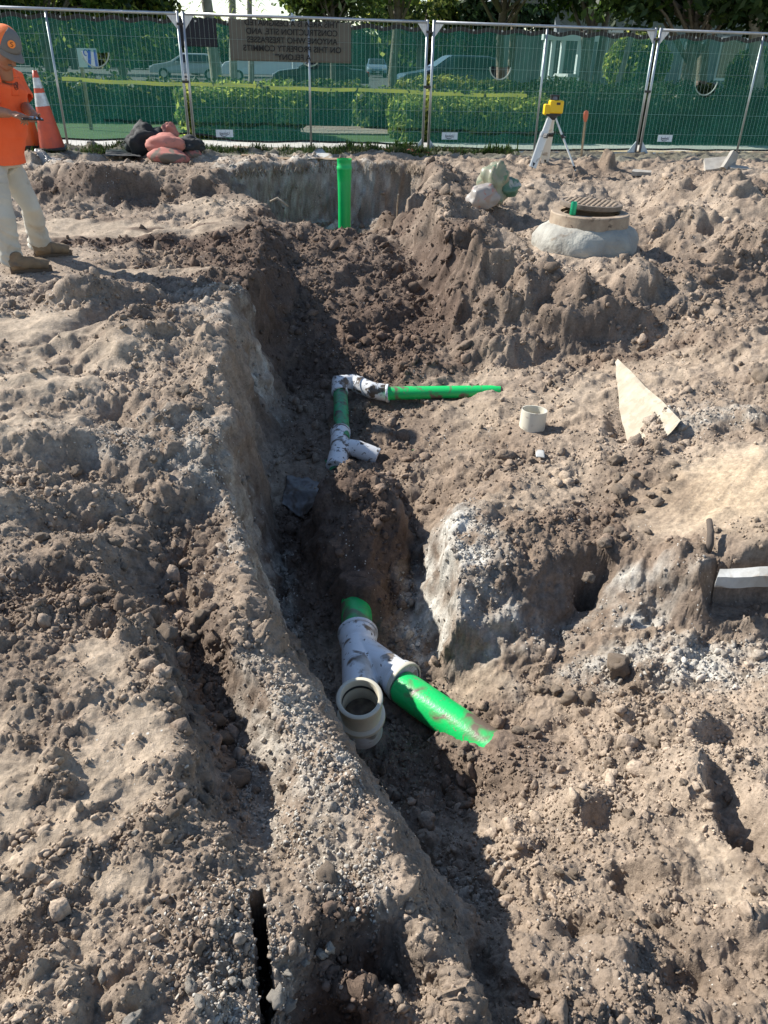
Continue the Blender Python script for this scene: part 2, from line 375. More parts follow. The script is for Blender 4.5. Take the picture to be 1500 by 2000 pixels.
S_DARK = [(200,362,.2,1.2,.28,.7),(330,368,.2,.8,.25,.6),(650,560,-.3,1.3,1.9,.9),(720,520,-.2,1.2,.8,.8),(640,690,-.6,1.2,.7,.9),(700,1050,-.7,.35,.5,.95),(600,1080,-.9,.3,.6,.95),(330,490,-.1,1.3,.28,.95),(340,455,-.05,.6,.10,.95),(430,380,.15,.5,.3,.6),  # berm spots leading the list are shade painted in as darker soil
    (1240,690,-.4,.6,.12,.6),(1000,640,-.4,1.2,.35,.45),(1380,500,.05,1.0,.5,.35),(1240,960,-.45,.3,.35,.55),(390,1330,-.3,.12,.3,.45),(440,1450,-.3,.12,.3,.5),(150,560,.1,.6,.35,.35),(280,620,.1,.4,.4,.35),  # leading terrace strips put the shadow under the brow into the soil colour
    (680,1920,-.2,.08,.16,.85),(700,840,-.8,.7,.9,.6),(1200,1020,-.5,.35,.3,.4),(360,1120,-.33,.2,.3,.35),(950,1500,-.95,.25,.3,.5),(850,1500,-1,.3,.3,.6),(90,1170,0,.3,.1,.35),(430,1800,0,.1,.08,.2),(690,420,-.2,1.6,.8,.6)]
# ---- mesh grid: rows closer together near the camera, reaching out beyond the picture at both sides
NR, NC = 1220, 860
ys = np.concatenate([np.linspace(-2.5, .38, 16, endpoint=False), .38*np.exp(np.linspace(0, math.log(15.6/.38), NR-16))])
sg = np.linspace(-1, 1, NC); core = .93
W_ = .5+.56*np.maximum(ys, .38)
SX = np.empty((NR, NC))
for j in range(NR):
    k = W_[j]; a = np.abs(sg); inner = a*k/core
    e = np.clip((a-core)/(1-core), 0, 1); SX[j] = np.sign(sg)*np.where(a <= core, inner, k+(13.9-k)*e**2.2)
Xg = SX; Yg = np.repeat(ys[:, None], NC, 1)
x = Xg.ravel(); y = Yg.ravel()
z0 = np.zeros_like(x)
wx = perlin(x*2.1, y*2.1, z0, 1)*.05+perlin(x*6, y*6, z0+3, 2)*.03+perlin(x*17, y*17, z0, 3)*.012
wy = perlin(x*2.1, y*2.1, z0+9, 4)*.05+perlin(x*6, y*6, z0+7, 5)*.03+perlin(x*17, y*17, z0, 6)*.012
far = np.clip(y/4, .35, 1.6)
xw = x+wx*far; yw = y+wy*far
z = bil(H, xw, yw)
wob = perlin(x*3, y*3, z0, 8)*.35+perlin(x*9, y*9, z0, 9)*.25
m_s = spotmask(S_SMOOTH, x, y, wob); m_s = np.where((y < 4.6) & (x < .6), m_s*np.clip(.62+1.5*perlin(x*4, y*4, z0, 95)+1.0*perlin(x*13, y*13, z0, 96), .05, 1), m_s); m_p = spotmask(S_PALE, x, y, wob); m_d = spotmask(S_DARK, x, y, wob)
S_WHITE = [(870,1110,-.6,.20,.35,1),(860,1200,-.8,.15,.25,1),(930,1260,-.82,.2,.10,.7),(640,335,.2,.9,.2,.8),(540,335,.2,.6,.2,.5),(1330,1285,-.65,.45,.07,.8),(1440,1305,-.6,.25,.08,.8),(1230,1150,-.6,.15,.06,.6),(1250,1205,-.6,.12,.05,.6),(520,770,-.6,.10,.2,.8),(540,1210,-.8,.08,.3,.5)]
m_w = spotmask(S_WHITE, x, y, wob)
# crack and holes
def polydist(pl, x, y):
    d = np.full_like(x, 9.0)
    for a, b in zip(pl[:-1], pl[1:]):
        ab = (b.x-a.x, b.y-a.y); l2 = ab[0]**2+ab[1]**2
        t = np.clip(((x-a.x)*ab[0]+(y-a.y)*ab[1])/l2, 0, 1)
        d = np.minimum(d, np.hypot(x-a.x-t*ab[0], y-a.y-t*ab[1]))
    return d
crack = [P(498,1735,0), P(505,1790,0), P(512,1850,0), P(522,1920,0), P(518,1975,0), P(495,2060,0)]
dcr = polydist(crack, x, y)+perlin(x*40, y*40, z0, 11)*.004+perlin(x*14, y*14, z0, 12)*.006
# ---- relief
ztin = z.copy()
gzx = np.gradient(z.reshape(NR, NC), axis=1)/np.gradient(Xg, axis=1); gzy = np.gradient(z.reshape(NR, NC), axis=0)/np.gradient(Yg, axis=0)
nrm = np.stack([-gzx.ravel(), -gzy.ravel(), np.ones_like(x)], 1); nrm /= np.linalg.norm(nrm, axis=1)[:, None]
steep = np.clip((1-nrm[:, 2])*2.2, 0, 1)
rough = np.clip(1-.80*m_s, .06, 1)
rough = np.where(y > 5, np.clip(1-m_s, .06, 1), rough)
fine = np.clip(1.7-y/9, .5, 1)
lump = perlin(x*1.4, y*1.4, z*1.4, 20)*.05*np.clip(y/4, .3, 1.3)
lump += perlin(x*3.7, y*3.7, z*3.7, 21)*.035*np.clip(y/4, .35, 1.3)
rid = 1-np.abs(perlin(x*3.1+5, y*3.1, z*3.1, 22))*2
lump += perlin(x*.85+4, y*.85, z*.85, 27)*.13*np.clip((y-4.5)/3, 0, 1)*np.clip((x+1)/1.5, .25, 1)*np.clip((12-y)/1.5, 0, 1)
lump += (rid**2*.03-.012)*np.clip(y/5, .15, 1.2)
lump += perlin(x*9, y*9, z*9, 23)*.022*(.6+.4*np.clip(y/4, 0, 1))
mid = perlin(x*22, y*22, z*22, 24)*.010+np.abs(perlin(x*45, y*45, z*45, 25))*.007+perlin(x*90, y*90, z*90, 26)*.0032
wbx = perlin(x*7, y*7, z0, 35)*.05+perlin(x*19, y*19, z0, 37)*.018; wby = perlin(x*7, y*7, z0, 36)*.05+perlin(x*19, y*19, z0, 38)*.018
bk1, ed1 = blocks(x+wbx, y+wby, .34, 200); bk2, ed2 = blocks(x+wbx+7, y+wby, .13, 210); bk3, ed3 = blocks(x+wbx*.5, y+wby*.5+3, .055, 220)
gate1 = np.clip(.5+2.2*perlin(x*.9, y*.9, z0, 39), 0, 1); gate2 = np.clip(.45+2.4*perlin(x*2.3, y*2.3, z0, 43), 0, 1)
brk = bk1*.030*gate1*np.clip((y-1)/3.5, .45, 1.2)+bk2*.0135*gate2*np.clip(y/3, .6, 1.3)+bk3*.0060*np.clip(gate2+.3, 0, 1)
pt = np.clip(.5+1.6*perlin(x*1.9, y*1.9, z0, 30)+.8*perlin(x*6, y*6, z0, 31), 0, 1)      # where loose lumps gather
pt = np.maximum(pt, m_d)
up_ = np.clip(nrm[:, 2]*1.6-.5, 0, 1)
fr = np.clip(1.25-y/9, .3, 1)
cl = (clods(x, y, .16, 40, .35)*.6*pt*fr+clods(x+3, y, .085, 50, .65)*.75*(.25+.75*pt)*fr+clods(x, y+5, .042, 60, .8)*.8*(.35+.65*pt)*np.clip(1.4-y/6, 0, 1)+clods(x+1, y+5, .020, 70, .8)*.7*np.clip(1.6-y/4, 0, 1))
disp = lump*(.35+.65*rough)+mid*rough*(1+.5*steep)+cl*rough*up_+brk*np.clip(rough*1.2-.1, 0, 1)*(1-.5*steep)
near = (y < .38)
x2 = x+nrm[:, 0]*disp; y2 = y+nrm[:, 1]*disp; z2 = z+nrm[:, 2]*disp
def pad(a, b, zl0, zl1, rad, soft, mode='min'):
    """the digger's and shovel's clean cut round a pipe: ground held at a line's level"""
    global z2
    abx, aby = b.x-a.x, b.y-a.y; l2 = abx**2+aby**2+1e-9
    t = np.clip(((x-a.x)*abx+(y-a.y)*aby)/l2, 0, 1); d = np.hypot(x-a.x-t*abx, y-a.y-t*aby)
    zl = zl0+(zl1-zl0)*t+perlin(x*14, y*14, z0, 41)*.010+perlin(x*40, y*40, z0, 42)*.006; wgt = np.clip((rad+soft-d)/soft, 0, 1); wgt = wgt*wgt*(3-2*wgt)
    tgt = np.minimum(z2, zl) if mode == 'min' else (np.maximum(z2, zl) if mode == 'max' else zl)
    z2 = z2*(1-wgt)+tgt*wgt
pad(P(694,1185,-.93), P(703,1345,-.92), -.96, -.99, .10, .10); pad(P(690,1120,-.80), P(712,1135,-.80), -.80, -.80, .05, .10, 'max')
pad(P(703,1380,-.9), P(706,1420,-.9), -.90, -.82, .10, .08)
pad(P(786,1342,-.905), P(930,1438,-.88), -.95, -.90, .12, .10); pad(P(930,1438,-.88), P(975,1470,-.87), -.90, -.86, .06, .10)
pad(P(1000,1480,-.85), P(1060,1520,-.8), -.775, -.74, .07, .12, 'max'); pad(P(925,1475,-.88), P(985,1510,-.85), -.83, -.80, .02, .09, 'max')
pad(P(660,770,-.72), P(668,860,-.74), -.77, -.78, .10, .08); pad(P(665,755,-.7), P(757,768,-.7), -.76, -.74, .09, .08)
pad(P(757,772,-.7), P(965,766,-.64), -.72, -.665, .09, .08)
pad(P(972,764,-.62), P(1010,762,-.60), -.535, -.53, .03, .10, 'max')
pad(P(660,850,-.76), P(664,890,-.78), -.80, -.81, .08, .06); pad(P(700,878,-.76), P(745,893,-.78), -.80, -.825, .04, .05)
pad(P(690,925,-.7), P(750,925,-.7), -.80, -.80, .03, .08, 'min') if False else None
pad(P(865,1448,-.9), P(962,1506,-.86), -.875, -.80, .02, .075, 'max')
pad(P(1044,805,-.40), P(1044,800,-.40), -.525, -.525, .10, .12, 'set')
pad(P(1205,790,-.45), P(1225,870,-.48), -.455, -.49, .04, .12)
pad(P(1410,1175,-.5), P(1520,1175,-.5), -.55, -.55, .06, .06)
pad(P(1142,484,-.02), P(1142,482,-.02), -.01, -.01, .50, .15, 'set')
for q_ in ((300,322),(340,325),(240,318)): pad(P(q_[0],q_[1],.33), P(q_[0]+20,q_[1],.33), .32, .32, .3, .2, 'min')
pad(P(40,530,0), P(120,497,0), .0, .0, .25, .3, 'set')
# tyre or shoe tread pressed in the scraped sand, scrape lines of the digger's bucket
c_ = P(1430, 950, -.28)
scr = np.clip(1.3-np.hypot((x-c_.x)/.5, (y-c_.y)/.5), 0, 1)*m_s
along = (x-c_.x)*.75-(y-c_.y)*.66
z2 += (perlin(along*20, (x+y)*.8, z0, 33)*.005+perlin(along*75, (x+y)*1.5, z0, 34)*.0035)*scr
crk = np.clip((.017-dcr)/.006, 0, 1); z2 -= crk*(.34+.05*perlin(x*20, y*20, z0, 13))
def sculpt(lst):
    global z2
    for (px, py, zr, rx, ry, h) in lst:
        c = P(px, py, zr); d = ((x-c.x)/rx)**2+((y-c.y)/ry)**2+perlin(x*8, y*8, z0, 14)*.5
        z2 = z2+h*np.exp(-d*d*.9)
SCULPT = [(90,760,0,.3,.18,.08),(260,690,0,.25,.2,.08),(60,850,0,.25,.15,.07),(170,900,-.03,.2,.15,-.07),(120,1010,-.03,.18,.12,-.07),(330,700,0,.2,.2,-.06),(330,800,-.03,.2,.15,.08),(20,980,0,.15,.12,.06),(60,1130,0,.16,.1,-.05),(170,1180,0,.15,.08,.05),(400,760,-.02,.15,.2,.06),(230,800,0,.15,.1,-.05),
          (1435,1570,-.5,.07,.15,-.085),(1365,1545,-.55,.07,.14,.07),(1190,1610,-.65,.09,.06,-.035),(1120,1580,-.7,.08,.07,.06),(1290,1700,-.55,.09,.06,.06),(1230,1750,-.6,.06,.05,-.06),(1340,1420,-.58,.10,.07,.07),(1420,1440,-.54,.09,.06,-.06),(1220,1400,-.7,.09,.06,.06),(1110,1420,-.78,.07,.05,-.05),(1470,1840,-.42,.07,.08,.06),(1350,1940,-.4,.08,.05,-.06),(1180,1930,-.5,.06,.05,.06),(1060,1850,-.5,.05,.05,.05),(1010,1660,-.7,.05,.06,.05),
          (870,430,.12,.35,.3,.14),(950,560,-.2,.22,.18,.15),(1045,540,-.05,.25,.2,.15),(1005,600,-.25,.16,.12,.12),(1125,590,-.2,.22,.15,.15),(1240,560,-.1,.2,.2,.14),(1330,440,.1,.3,.25,.17),(1420,400,.2,.3,.25,.16),(1480,480,.08,.3,.2,.15),(1300,380,.25,.25,.2,.12),
          (1085,615,-.3,.15,.12,-.12),(1185,650,-.35,.25,.1,-.12),(925,500,-.05,.16,.14,-.14),(1345,505,.0,.2,.15,-.15),(1410,540,-.1,.3,.12,-.14),(1030,435,.0,.3,.2,-.12),(870,610,-.35,.15,.15,.10),(1390,440,.15,.12,.15,-.14),(1480,420,.2,.1,.12,-.12),(960,470,.0,.2,.12,.08),
          (1150,1130,-.6,.07,.08,-.16),(1270,1500,-.62,.06,.05,-.03),(1185,330,.28,.10,.14,.26),(800,500,-.1,.15,.2,.05),(1230,590,-.1,.25,.15,.12),(900,590,-.3,.2,.2,.10),(960,560,-.2,.2,.2,.10),(1130,580,-.1,.3,.2,.12),
          (1450,420,.2,.4,.3,.14),(1400,380,.25,.4,.3,.12),(870,350,.3,.35,.3,.08),(830,350,.3,.2,.2,.06),(1330,470,.05,.2,.2,.1),(1010,640,-.3,.2,.12,.12),
          (1420,1560,-.5,.06,.14,-.08),(1310,1520,-.6,.10,.10,.05),(1180,1620,-.65,.06,.05,-.05),(1080,1680,-.7,.05,.05,-.05),(1390,1830,-.45,.08,.08,.05),(1120,1900,-.65,.05,.06,-.07),(1480,1650,-.48,.06,.08,-.08),
          (130,440,.0,.2,.1,.0),(50,318,.30,.40,.20,.15),(1280,950,-.45,.1,.08,-.08),(1220,950,-.45,.08,.08,.05),(1325,1070,-.36,.07,.05,.05),(1260,1330,-.7,.06,.06,.05)]
sculpt(SCULPT)
z2[near] = (ztin-.0)[near]
vb = -(x-.5)*.168+(y-13.9)*.986            # distance beyond the fence line
z2 = np.where(vb > -.3, np.minimum(z2, .31+.5*(z2-.31)), z2); z2 = np.where(vb > .25, .2, z2)
HT = z2.reshape(NR, NC)
verts = np.stack([x2, y2, z2], 1).astype(np.float32)
idx = np.arange(NR*NC).reshape(NR, NC)
quads = np.stack([idx[:-1, :-1], idx[:-1, 1:], idx[1:, 1:], idx[1:, :-1]], -1).reshape(-1, 4)
me = bpy.data.meshes.new('ground')
me.vertices.add(len(verts)); me.vertices.foreach_set('co', verts.ravel())
me.loops.add(quads.size); me.loops.foreach_set('vertex_index', quads.ravel().astype(np.int32))
me.polygons.add(len(quads)); me.polygons.foreach_set('loop_start', np.arange(len(quads), dtype=np.int32)*4)
me.update(calc_edges=True)
me.polygons.foreach_set('use_smooth', np.ones(len(quads), bool))
# colour by kind of ground, slope and crack, with some shade painted in
def mixc(a, b, t): return a*(1-t[:, None])+b*t[:, None]
tone = perlin(x*.8, y*.8, z0, 80)+.6*perlin(x*3, y*3, z0, 81)
C = mixc(np.array([.205,.154,.114]), np.array([.340,.270,.205]), np.clip(.5+tone*.9, 0, 1))
C = mixc(C, np.array([.43,.345,.255]), m_s*.75); C = mixc(C, np.array([.46,.35,.235]), np.clip(1.4-np.hypot((x-P(1430,950,-.28).x)/.42, (y-P(1430,950,-.28).y)/.42), 0, 1)*m_s*.8)
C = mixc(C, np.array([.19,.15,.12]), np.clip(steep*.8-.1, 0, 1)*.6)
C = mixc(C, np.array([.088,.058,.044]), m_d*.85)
C = mixc(C, np.array([.44,.41,.355]), np.clip(.9*m_p*(.38+.9*perlin(x*11, y*11, z*11, 82)+.5*perlin(x*30, y*30, z*30, 83)), 0, 1))
C = mixc(C, np.array([.52,.495,.44]), np.clip(m_w*(.45+1.2*perlin(x*7, y*7, z*7, 85)+.6*perlin(x*22, y*22, z*22, 86)), 0, .9))
C = C*(1+.30*perlin(x*25, y*25, z*25, 84)[:, None]+.18*perlin(x*6, y*6, z*6, 87)[:, None])
C = np.clip(C*np.where(crk > .3, .5, 1)[:, None], .01, .9)
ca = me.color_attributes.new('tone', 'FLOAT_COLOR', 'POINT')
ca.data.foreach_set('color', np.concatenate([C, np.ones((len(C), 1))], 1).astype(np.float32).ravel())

def soil_mat(name, use_attr=True, base=(.2,.16,.12)):
    m = bpy.data.materials.new(name); m.use_nodes = True; n = m.node_tree.nodes; l = m.node_tree.links; b = n['Principled BSDF']
    b.inputs['Roughness'].default_value = .95; b.inputs['Specular IOR Level'].default_value = .15
    geo = n.new('ShaderNodeNewGeometry')
    def nz(scale, det, ro=.6):
        t = n.new('ShaderNodeTexNoise'); t.inputs['Scale'].default_value = scale; t.inputs['Detail'].default_value = det; t.inputs['Roughness'].default_value = ro
        l.new(geo.outputs['Position'], t.inputs['Vector']); return t
    if use_attr:
        a = n.new('ShaderNodeAttribute'); a.attribute_name = 'tone'; src = a.outputs['Color']
    else:
        rg = n.new('ShaderNodeRGB'); rg.outputs[0].default_value = (*base, 1); src = rg.outputs[0]
    t1 = nz(60, 6, .7); mr = n.new('ShaderNodeMapRange'); mr.inputs[1].default_value = .3; mr.inputs[2].default_value = .7; mr.inputs[3].default_value = .68; mr.inputs[4].default_value = 1.32
    l.new(t1.outputs['Fac'], mr.inputs[0])
    vm = n.new('ShaderNodeVectorMath'); vm.operation = 'SCALE'; l.new(src, vm.inputs[0]); l.new(mr.outputs[0], vm.inputs['Scale'])
    # pale shell grit
    vo = n.new('ShaderNodeTexVoronoi'); vo.inputs['Scale'].default_value = 55; l.new(geo.outputs['Position'], vo.inputs['Vector'])
    t2 = nz(2.5, 3); gate = n.new('ShaderNodeMapRange'); gate.inputs[1].default_value = .45; gate.inputs[2].default_value = .7; gate.inputs[3].default_value = .0; gate.inputs[4].default_value = .24
    l.new(t2.outputs['Fac'], gate.inputs[0])
    lt = n.new('ShaderNodeMath'); lt.operation = 'LESS_THAN'; l.new(vo.outputs['Distance'], lt.inputs[0]); l.new(gate.outputs[0], lt.inputs[1])
    sel = n.new('ShaderNodeSeparateColor'); l.new(vo.outputs['Color'], sel.inputs[0])
    gt = n.new('ShaderNodeMath'); gt.operation = 'GREATER_THAN'; gt.inputs[1].default_value = .72; l.new(sel.outputs[0], gt.inputs[0])
    mu = n.new('ShaderNodeMath'); mu.operation = 'MULTIPLY'; l.new(lt.outputs[0], mu.inputs[0]); l.new(gt.outputs[0], mu.inputs[1])
    mx = n.new('ShaderNodeMix'); mx.data_type = 'RGBA'; l.new(mu.outputs[0], mx.inputs[0]); l.new(vm.outputs[0], mx.inputs[6]); mx.inputs[7].default_value = (.55,.53,.48,1)
    l.new(mx.outputs[2], b.inputs['Base Color'])
    # fine crumbs
    b1 = n.new('ShaderNodeBump'); b1.inputs['Strength'].default_value = .35; b1.inputs['Distance'].default_value = .003
    v2 = n.new('ShaderNodeTexVoronoi'); v2.inputs['Scale'].default_value = 260; l.new(geo.outputs['Position'], v2.inputs['Vector'])
    l.new(v2.outputs['Distance'], b1.inputs['Height'])
    b2 = n.new('ShaderNodeBump'); b2.inputs['Strength'].default_value = .9; b2.inputs['Distance'].default_value = .012
    t3 = nz(42, 12, .74); l.new(t3.outputs['Fac'], b2.inputs['Height']); l.new(b1.outputs[0], b2.inputs['Normal']); l.new(b2.outputs[0], b.inputs['Normal'])
    return m
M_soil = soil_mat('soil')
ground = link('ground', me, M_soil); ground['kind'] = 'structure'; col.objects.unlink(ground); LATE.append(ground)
from mathutils.bvhtree import BVHTree
def gz(px_, py_):     # height of the finished ground under a world point
    j = int(np.clip(np.searchsorted(ys, py_), 1, NR-1)); i = int(np.clip(np.searchsorted(SX[j], px_), 1, NC-1))
    return float(HT[j-1:j+1, i-1:i+1].mean())
# ================================================================ PIPES AND FITTINGS
SOIL = (.10,.075,.055)
M_green = mat('green_pvc', (.006,.50,.115), .38, spots=[((.15,.11,.08), 8, .52, .10), ((.20,.155,.115), 32, .62, .08), ((.02,.30,.10), 5, .55, .2)], bump=.15, bscale=90)
M_green_dirty = mat('green_pvc_dirty', (.012,.30,.115), .5, spots=[((.07,.05,.038), 16, .47, .10), ((.05,.24,.10), 7, .5, .2)], bump=.3, bscale=60)
M_green_clean = mat('green_pvc_clean', (.006,.47,.11), .33, var=(.008,.40,.10), nscale=3)
M_white = mat('white_pvc', (.70,.73,.76), .35, spots=[((.12,.09,.065), 11, .55, .08), ((.05,.04,.03), 40, .63, .04), ((.5,.48,.45), 6, .5, .2)])
M_white_muddy = mat('white_pvc_muddy', (.66,.66,.66), .4, spots=[((.10,.075,.055), 12, .53, .06), ((.04,.032,.026), 34, .60, .05)])
M_cream = mat('cream_pvc', (.62,.58,.45), .35, var=(.55,.51,.41), nscale=5, spots=[((.25,.2,.15), 12, .66, .1)])
M_ring = mat('dusty_pvc', (.62,.58,.47), .5, spots=[((.26,.2,.15), 11, .55, .12)])
M_rubber = mat('black_rubber', (.02,.02,.02), .6)

def hollow(mb, a, b, r, th=.006, seg=36):
    """open pipe from a to b with wall thickness"""
    a = Vector(a); b = Vector(b); q = (b-a).to_track_quat('Z', 'Y').to_matrix(); h = (b-a).length
    mb.lathe([(r-th, 0), (r, 0), (r, h), (r-th, h), (r-th, 0)], seg, a, q)
def ring(mb, c, d, r, w, prot, seg=36):
    c = Vector(c); q = Vector(d).to_track_quat('Z', 'Y').to_matrix()
    mb.lathe([(r, -w/2), (r+prot*.8, -w/2), (r+prot, -w*.3), (r+prot, w*.3), (r+prot*.8, w/2), (r, w/2)], seg, c, q)
def sag(mb_pts, n=10): pass
def ragged(o, sc_=.05, amp=.004):
    nn = [v.normal.copy() for v in o.data.vertices]
    for v, n_ in zip(o.data.vertices, nn): v.co += n_*mnoise.noise(v.co/sc_)*amp

# --- main run at the bottom of the near trench
run = empty('sewer_pipe', P(700,1290,-.98))
tag(run, 'thick green sewer pipe with white wye fitting and open cream riser in the near trench', 'pipe')
def child(mb, name, mt, par, smooth=True, ang=40):
    o = mb.build(name, mt, None, smooth)
    o.parent = par; w0 = par; off_ = Vector((0,0,0))
    while w0 is not None: off_ += w0.location; w0 = w0.parent
    o.data.transform(Matrix.Translation(-off_))
    o.data.update(); 
    if smooth: 
        try: o.data.set_sharp_from_angle(angle=R(ang))
        except Exception: pass
    return o
pa, pb = P(694,1160,-.93), P(699,1243,-.92)
mb = MB(); mb.loft([pa+(pa-pb)*.35-Vector((0,0,.03)), pa, pb], .079, 40); child(mb, 'upstream_pipe', M_green, run)
pw = P(703,1345,-.915); pe = P(706,1400,-.91)
dr = (pw-pb).normalized(); br_end = P(790,1333,-.90); br_start = pb+dr*.10; bd = (br_end-br_start).normalized()
mb = MB()
mb.loft([pb-dr*.02, pb+dr*.035, pb+dr*.05, pb+dr*.07, pe], [.094, .094, .092, .083, .083], 40)
mb.loft([br_start, br_start+bd*.05, br_end-bd*.06, br_end-bd*.045, br_end], [.082, .082, .083, .093, .093], 40)
wye = fuse(mb, 'wye_fitting', M_white, None, .004, 3); wye.parent = run; wye.data.transform(Matrix.Translation(-run.location))
mb = MB(); ring(mb, pb-dr*.02, dr, .092, .02, .010); child(mb, 'collar', M_white, wye)
wye_c = wye.children[0]; 
mb = MB(); ring(mb, br_end-bd*.005, bd, .091, .022, .010); child(mb, 'collar', M_cream, wye)
# riser
top = P(702,1362,-.60); axis = Vector((-.05, -.30, 1)).normalized(); base = top-axis*.16
mb = MB(); q = axis.to_track_quat('Z', 'Y').to_matrix()
mb.lathe([(.070,.02),(.070,.09),(.074,.10),(.074,.152),(.078,.16),(.088,.16),(.093,.156),(.093,.146),(.089,.138),(.089,.095),(.083,.083),(.083,.035),(.083,.0),(.080,-.03)], 48, base, q)
child(mb, 'riser', M_cream, run)
mb = MB(); mb.lathe([(.083,.030),(.090,.028),(.098,.022),(.098,.004),(.090,-.004),(.083,-.006)], 48, base, q); child(mb, 'riser_collar', M_cream, run)
mb = MB(); mb.lathe([(.0735,.105),(.071,.11),(.071,.118),(.0735,.123)], 48, base, q); child(mb, 'gasket', M_rubber, run)
mb = MB(); mb.loft([base+axis*.02, base-axis*.12], .083, 36); child(mb, 'riser_stub', M_white, run)
mb = MB(); mb.lathe([(0,.035),(.03,.04),(.0705,.03)], 24, base, q); child(mb, 'mud_plug', mat('mud', (.16,.13,.09), .7, var=(.06,.045,.035), nscale=30), run)
# lateral
la, lb = P(786,1342,-.905), P(985,1480,-.875)
mb = MB(); n_ = 24; pts = [la.lerp(lb, i/n_) for i in range(n_+1)]
mb.loft(pts, .079, 40); child(mb, 'lateral_pipe', M_green, run)

# --- smaller run in the middle of the trench
run2 = empty('drain_pipe', P(660,820,-.78))
tag(run2, 'thin green drain pipe with mud-smeared white elbow turning right on the trench floor', 'pipe')
ra = .056
a = P(666,745,-.70); b1 = P(668,860,-.74); c1 = P(757,768,-.68); d1 = P(978,764,-.60)
mb = MB(); mb.loft([a+Vector((0,-.1,0)), b1], ra, 28); child(mb, 'branch_pipe', M_green_dirty, run2)
mb = MB(); mb.loft([c1, c1.lerp(d1,.5), d1], [ra*.95, ra*.88, ra*.82], 28); child(mb, 'outlet_pipe', M_green, run2)
mb = MB(); e0 = P(664,768,-.70); e1 = P(662,750,-.66); e2 = P(690,747,-.66); e3 = P(725,762,-.68); e4 = P(757,768,-.70)
mb.loft([e0, e1+Vector((0,0,.005)), e2, e3, e4], [ra+.012, ra+.016, ra+.012, ra+.010, ra+.012], 28)
el = fuse(mb, 'elbow_fitting', M_white_muddy, None, .005, 2); el.parent = run2; el.data.transform(Matrix.Translation(-run2.location))
mb = MB(); ring(mb, c1, d1-c1, ra+.008, .02, .008); child(mb, 'collar', M_white, el)
mb = MB(); ring(mb, P(702,752,-.66), e3-e2, ra+.012, .012, .004); child(mb, 'collar', M_white, el)
f0 = P(665,845,-.74); f1 = P(664,880,-.76); f2 = P(655,915,-.80); g1 = P(700,878,-.76); g2 = P(738,893,-.80)
mb = MB(); mb.loft([f0, f1, f2], [ra+.013]*3, 28); mb.loft([f1+Vector((0,.06,0)), g1, g2], [ra+.008]*3, 28)
t2_ = fuse(mb, 'tee_fitting', M_white_muddy, None, .005, 2); t2_.parent = run2; t2_.data.transform(Matrix.Translation(-run2.location))
mb = MB(); ring(mb, f0, f1-f0, ra+.008, .02, .010); child(mb, 'collar', M_white, t2_)
mb = MB(); mb.loft([P(648,905,-.83), P(660,925,-.83)], ra, 24); child(mb, 'buried_pipe', M_green_dirty, run2)
mb = MB(); mb.loft([P(780,892,-.80), P(812,893,-.80)], ra*.9, 24); child(mb, 'buried_pipe', M_green, run2)

# --- standing pipe in the far pit
vb_ = WY(673,470,10.6); vt = WY(675,310,10.6)
vp = empty('standing_pipe', (vb_.x, 10.6, -.6)); tag(vp, 'upright bright green pipe with flared bell top standing in the far pit', 'pipe')
h = vt.z+.6; rv = .084
mb = MB(); mb.lathe([(rv-.006, h-.7),(rv-.006+.008,h-.3),(rv+.004,h),(rv+.010,h),(rv+.010,h-.02),(rv+.006,h-.03),(rv+.006,h-.085),(rv+.013,h-.095),(rv+.013,h-.125),(rv+.006,h-.135),(rv+.006,h-.24),(rv-.002,h-.29),(rv-.002,0)], 40)
mb2 = mb.build('pipe_body', M_green_clean, vp, True); mb2.data.set_sharp_from_angle(angle=R(50))

# --- ring of pipe standing on the right bank
c = P(1044,800,-.40); rg = MB(); rg.lathe([(.078,-.16),(.078,0),(.086,0),(.086,-.16)], 44)
o = rg.build('pipe_ring', M_ring, None, True); o.location = c; o.rotation_euler = (R(-3), R(2), 0); o.data.set_sharp_from_angle(angle=R(40))
tag(o, 'short cream open pipe ring standing on the dug ground right of the green pipe', 'pipe coupling')
RING_POS = c

# --- manhole
mhp = P(1142,484,-.02); mh = empty('manhole', mhp); tag(mh, 'round brick-red iron manhole frame on a mortared white collar with its cover ajar', 'manhole')
M_mortar = mat('mortar', (.42,.405,.35), .85, var=(.28,.265,.23), nscale=4, bump=.9, bscale=16, bdist=.02, spots=[((.2,.16,.12), 9, .64, .1)])
M_iron = mat('rusty_iron', (.27,.20,.14), .75, var=(.36,.28,.2), nscale=14, bump=.5, bscale=60, bdist=.004, spots=[((.10,.07,.05), 18, .6, .1)])
mb = MB(); mb.lathe([(.47,-.25),(.49,-.12),(.51,-.03),(.525,.04),(.52,.10),(.50,.155),(.46,.20),(.42,.225),(.38,.24),(.30,.245)], 72)
o = mb.build('mortar_collar', M_mortar, mh, True)
for v in o.data.vertices:
    k = .045*mnoise.noise(v.co*3.5)+.024*mnoise.noise(v.co*11)+.006*mnoise.noise(v.co*30); v.co += Vector((v.co.x, v.co.y, 0)).normalized()*k+Vector((0,0,.012*mnoise.noise(v.co*7+Vector((5,0,0)))))
mb = MB(); mb.lathe([(.24,.1),(.25,.325),(.285,.325),(.285,.34),(.29,.345),(.375,.345),(.385,.335),(.39,.20)], 56)
fr_ = mb.build('frame', M_iron, mh, True); fr_.data.set_sharp_from_angle(angle=R(40))
mb = MB(); mb.lathe([(0,-.03),(.285,-.03),(.305,-.02),(.31,.0),(.31,.022),(.30,.026),(.285,.026),(.285,.020),(0,.020)], 56)
M_lid = mat('lid_iron', (.15,.12,.095), .75, var=(.22,.175,.135), nscale=14, bump=.5, bscale=60, bdist=.004)
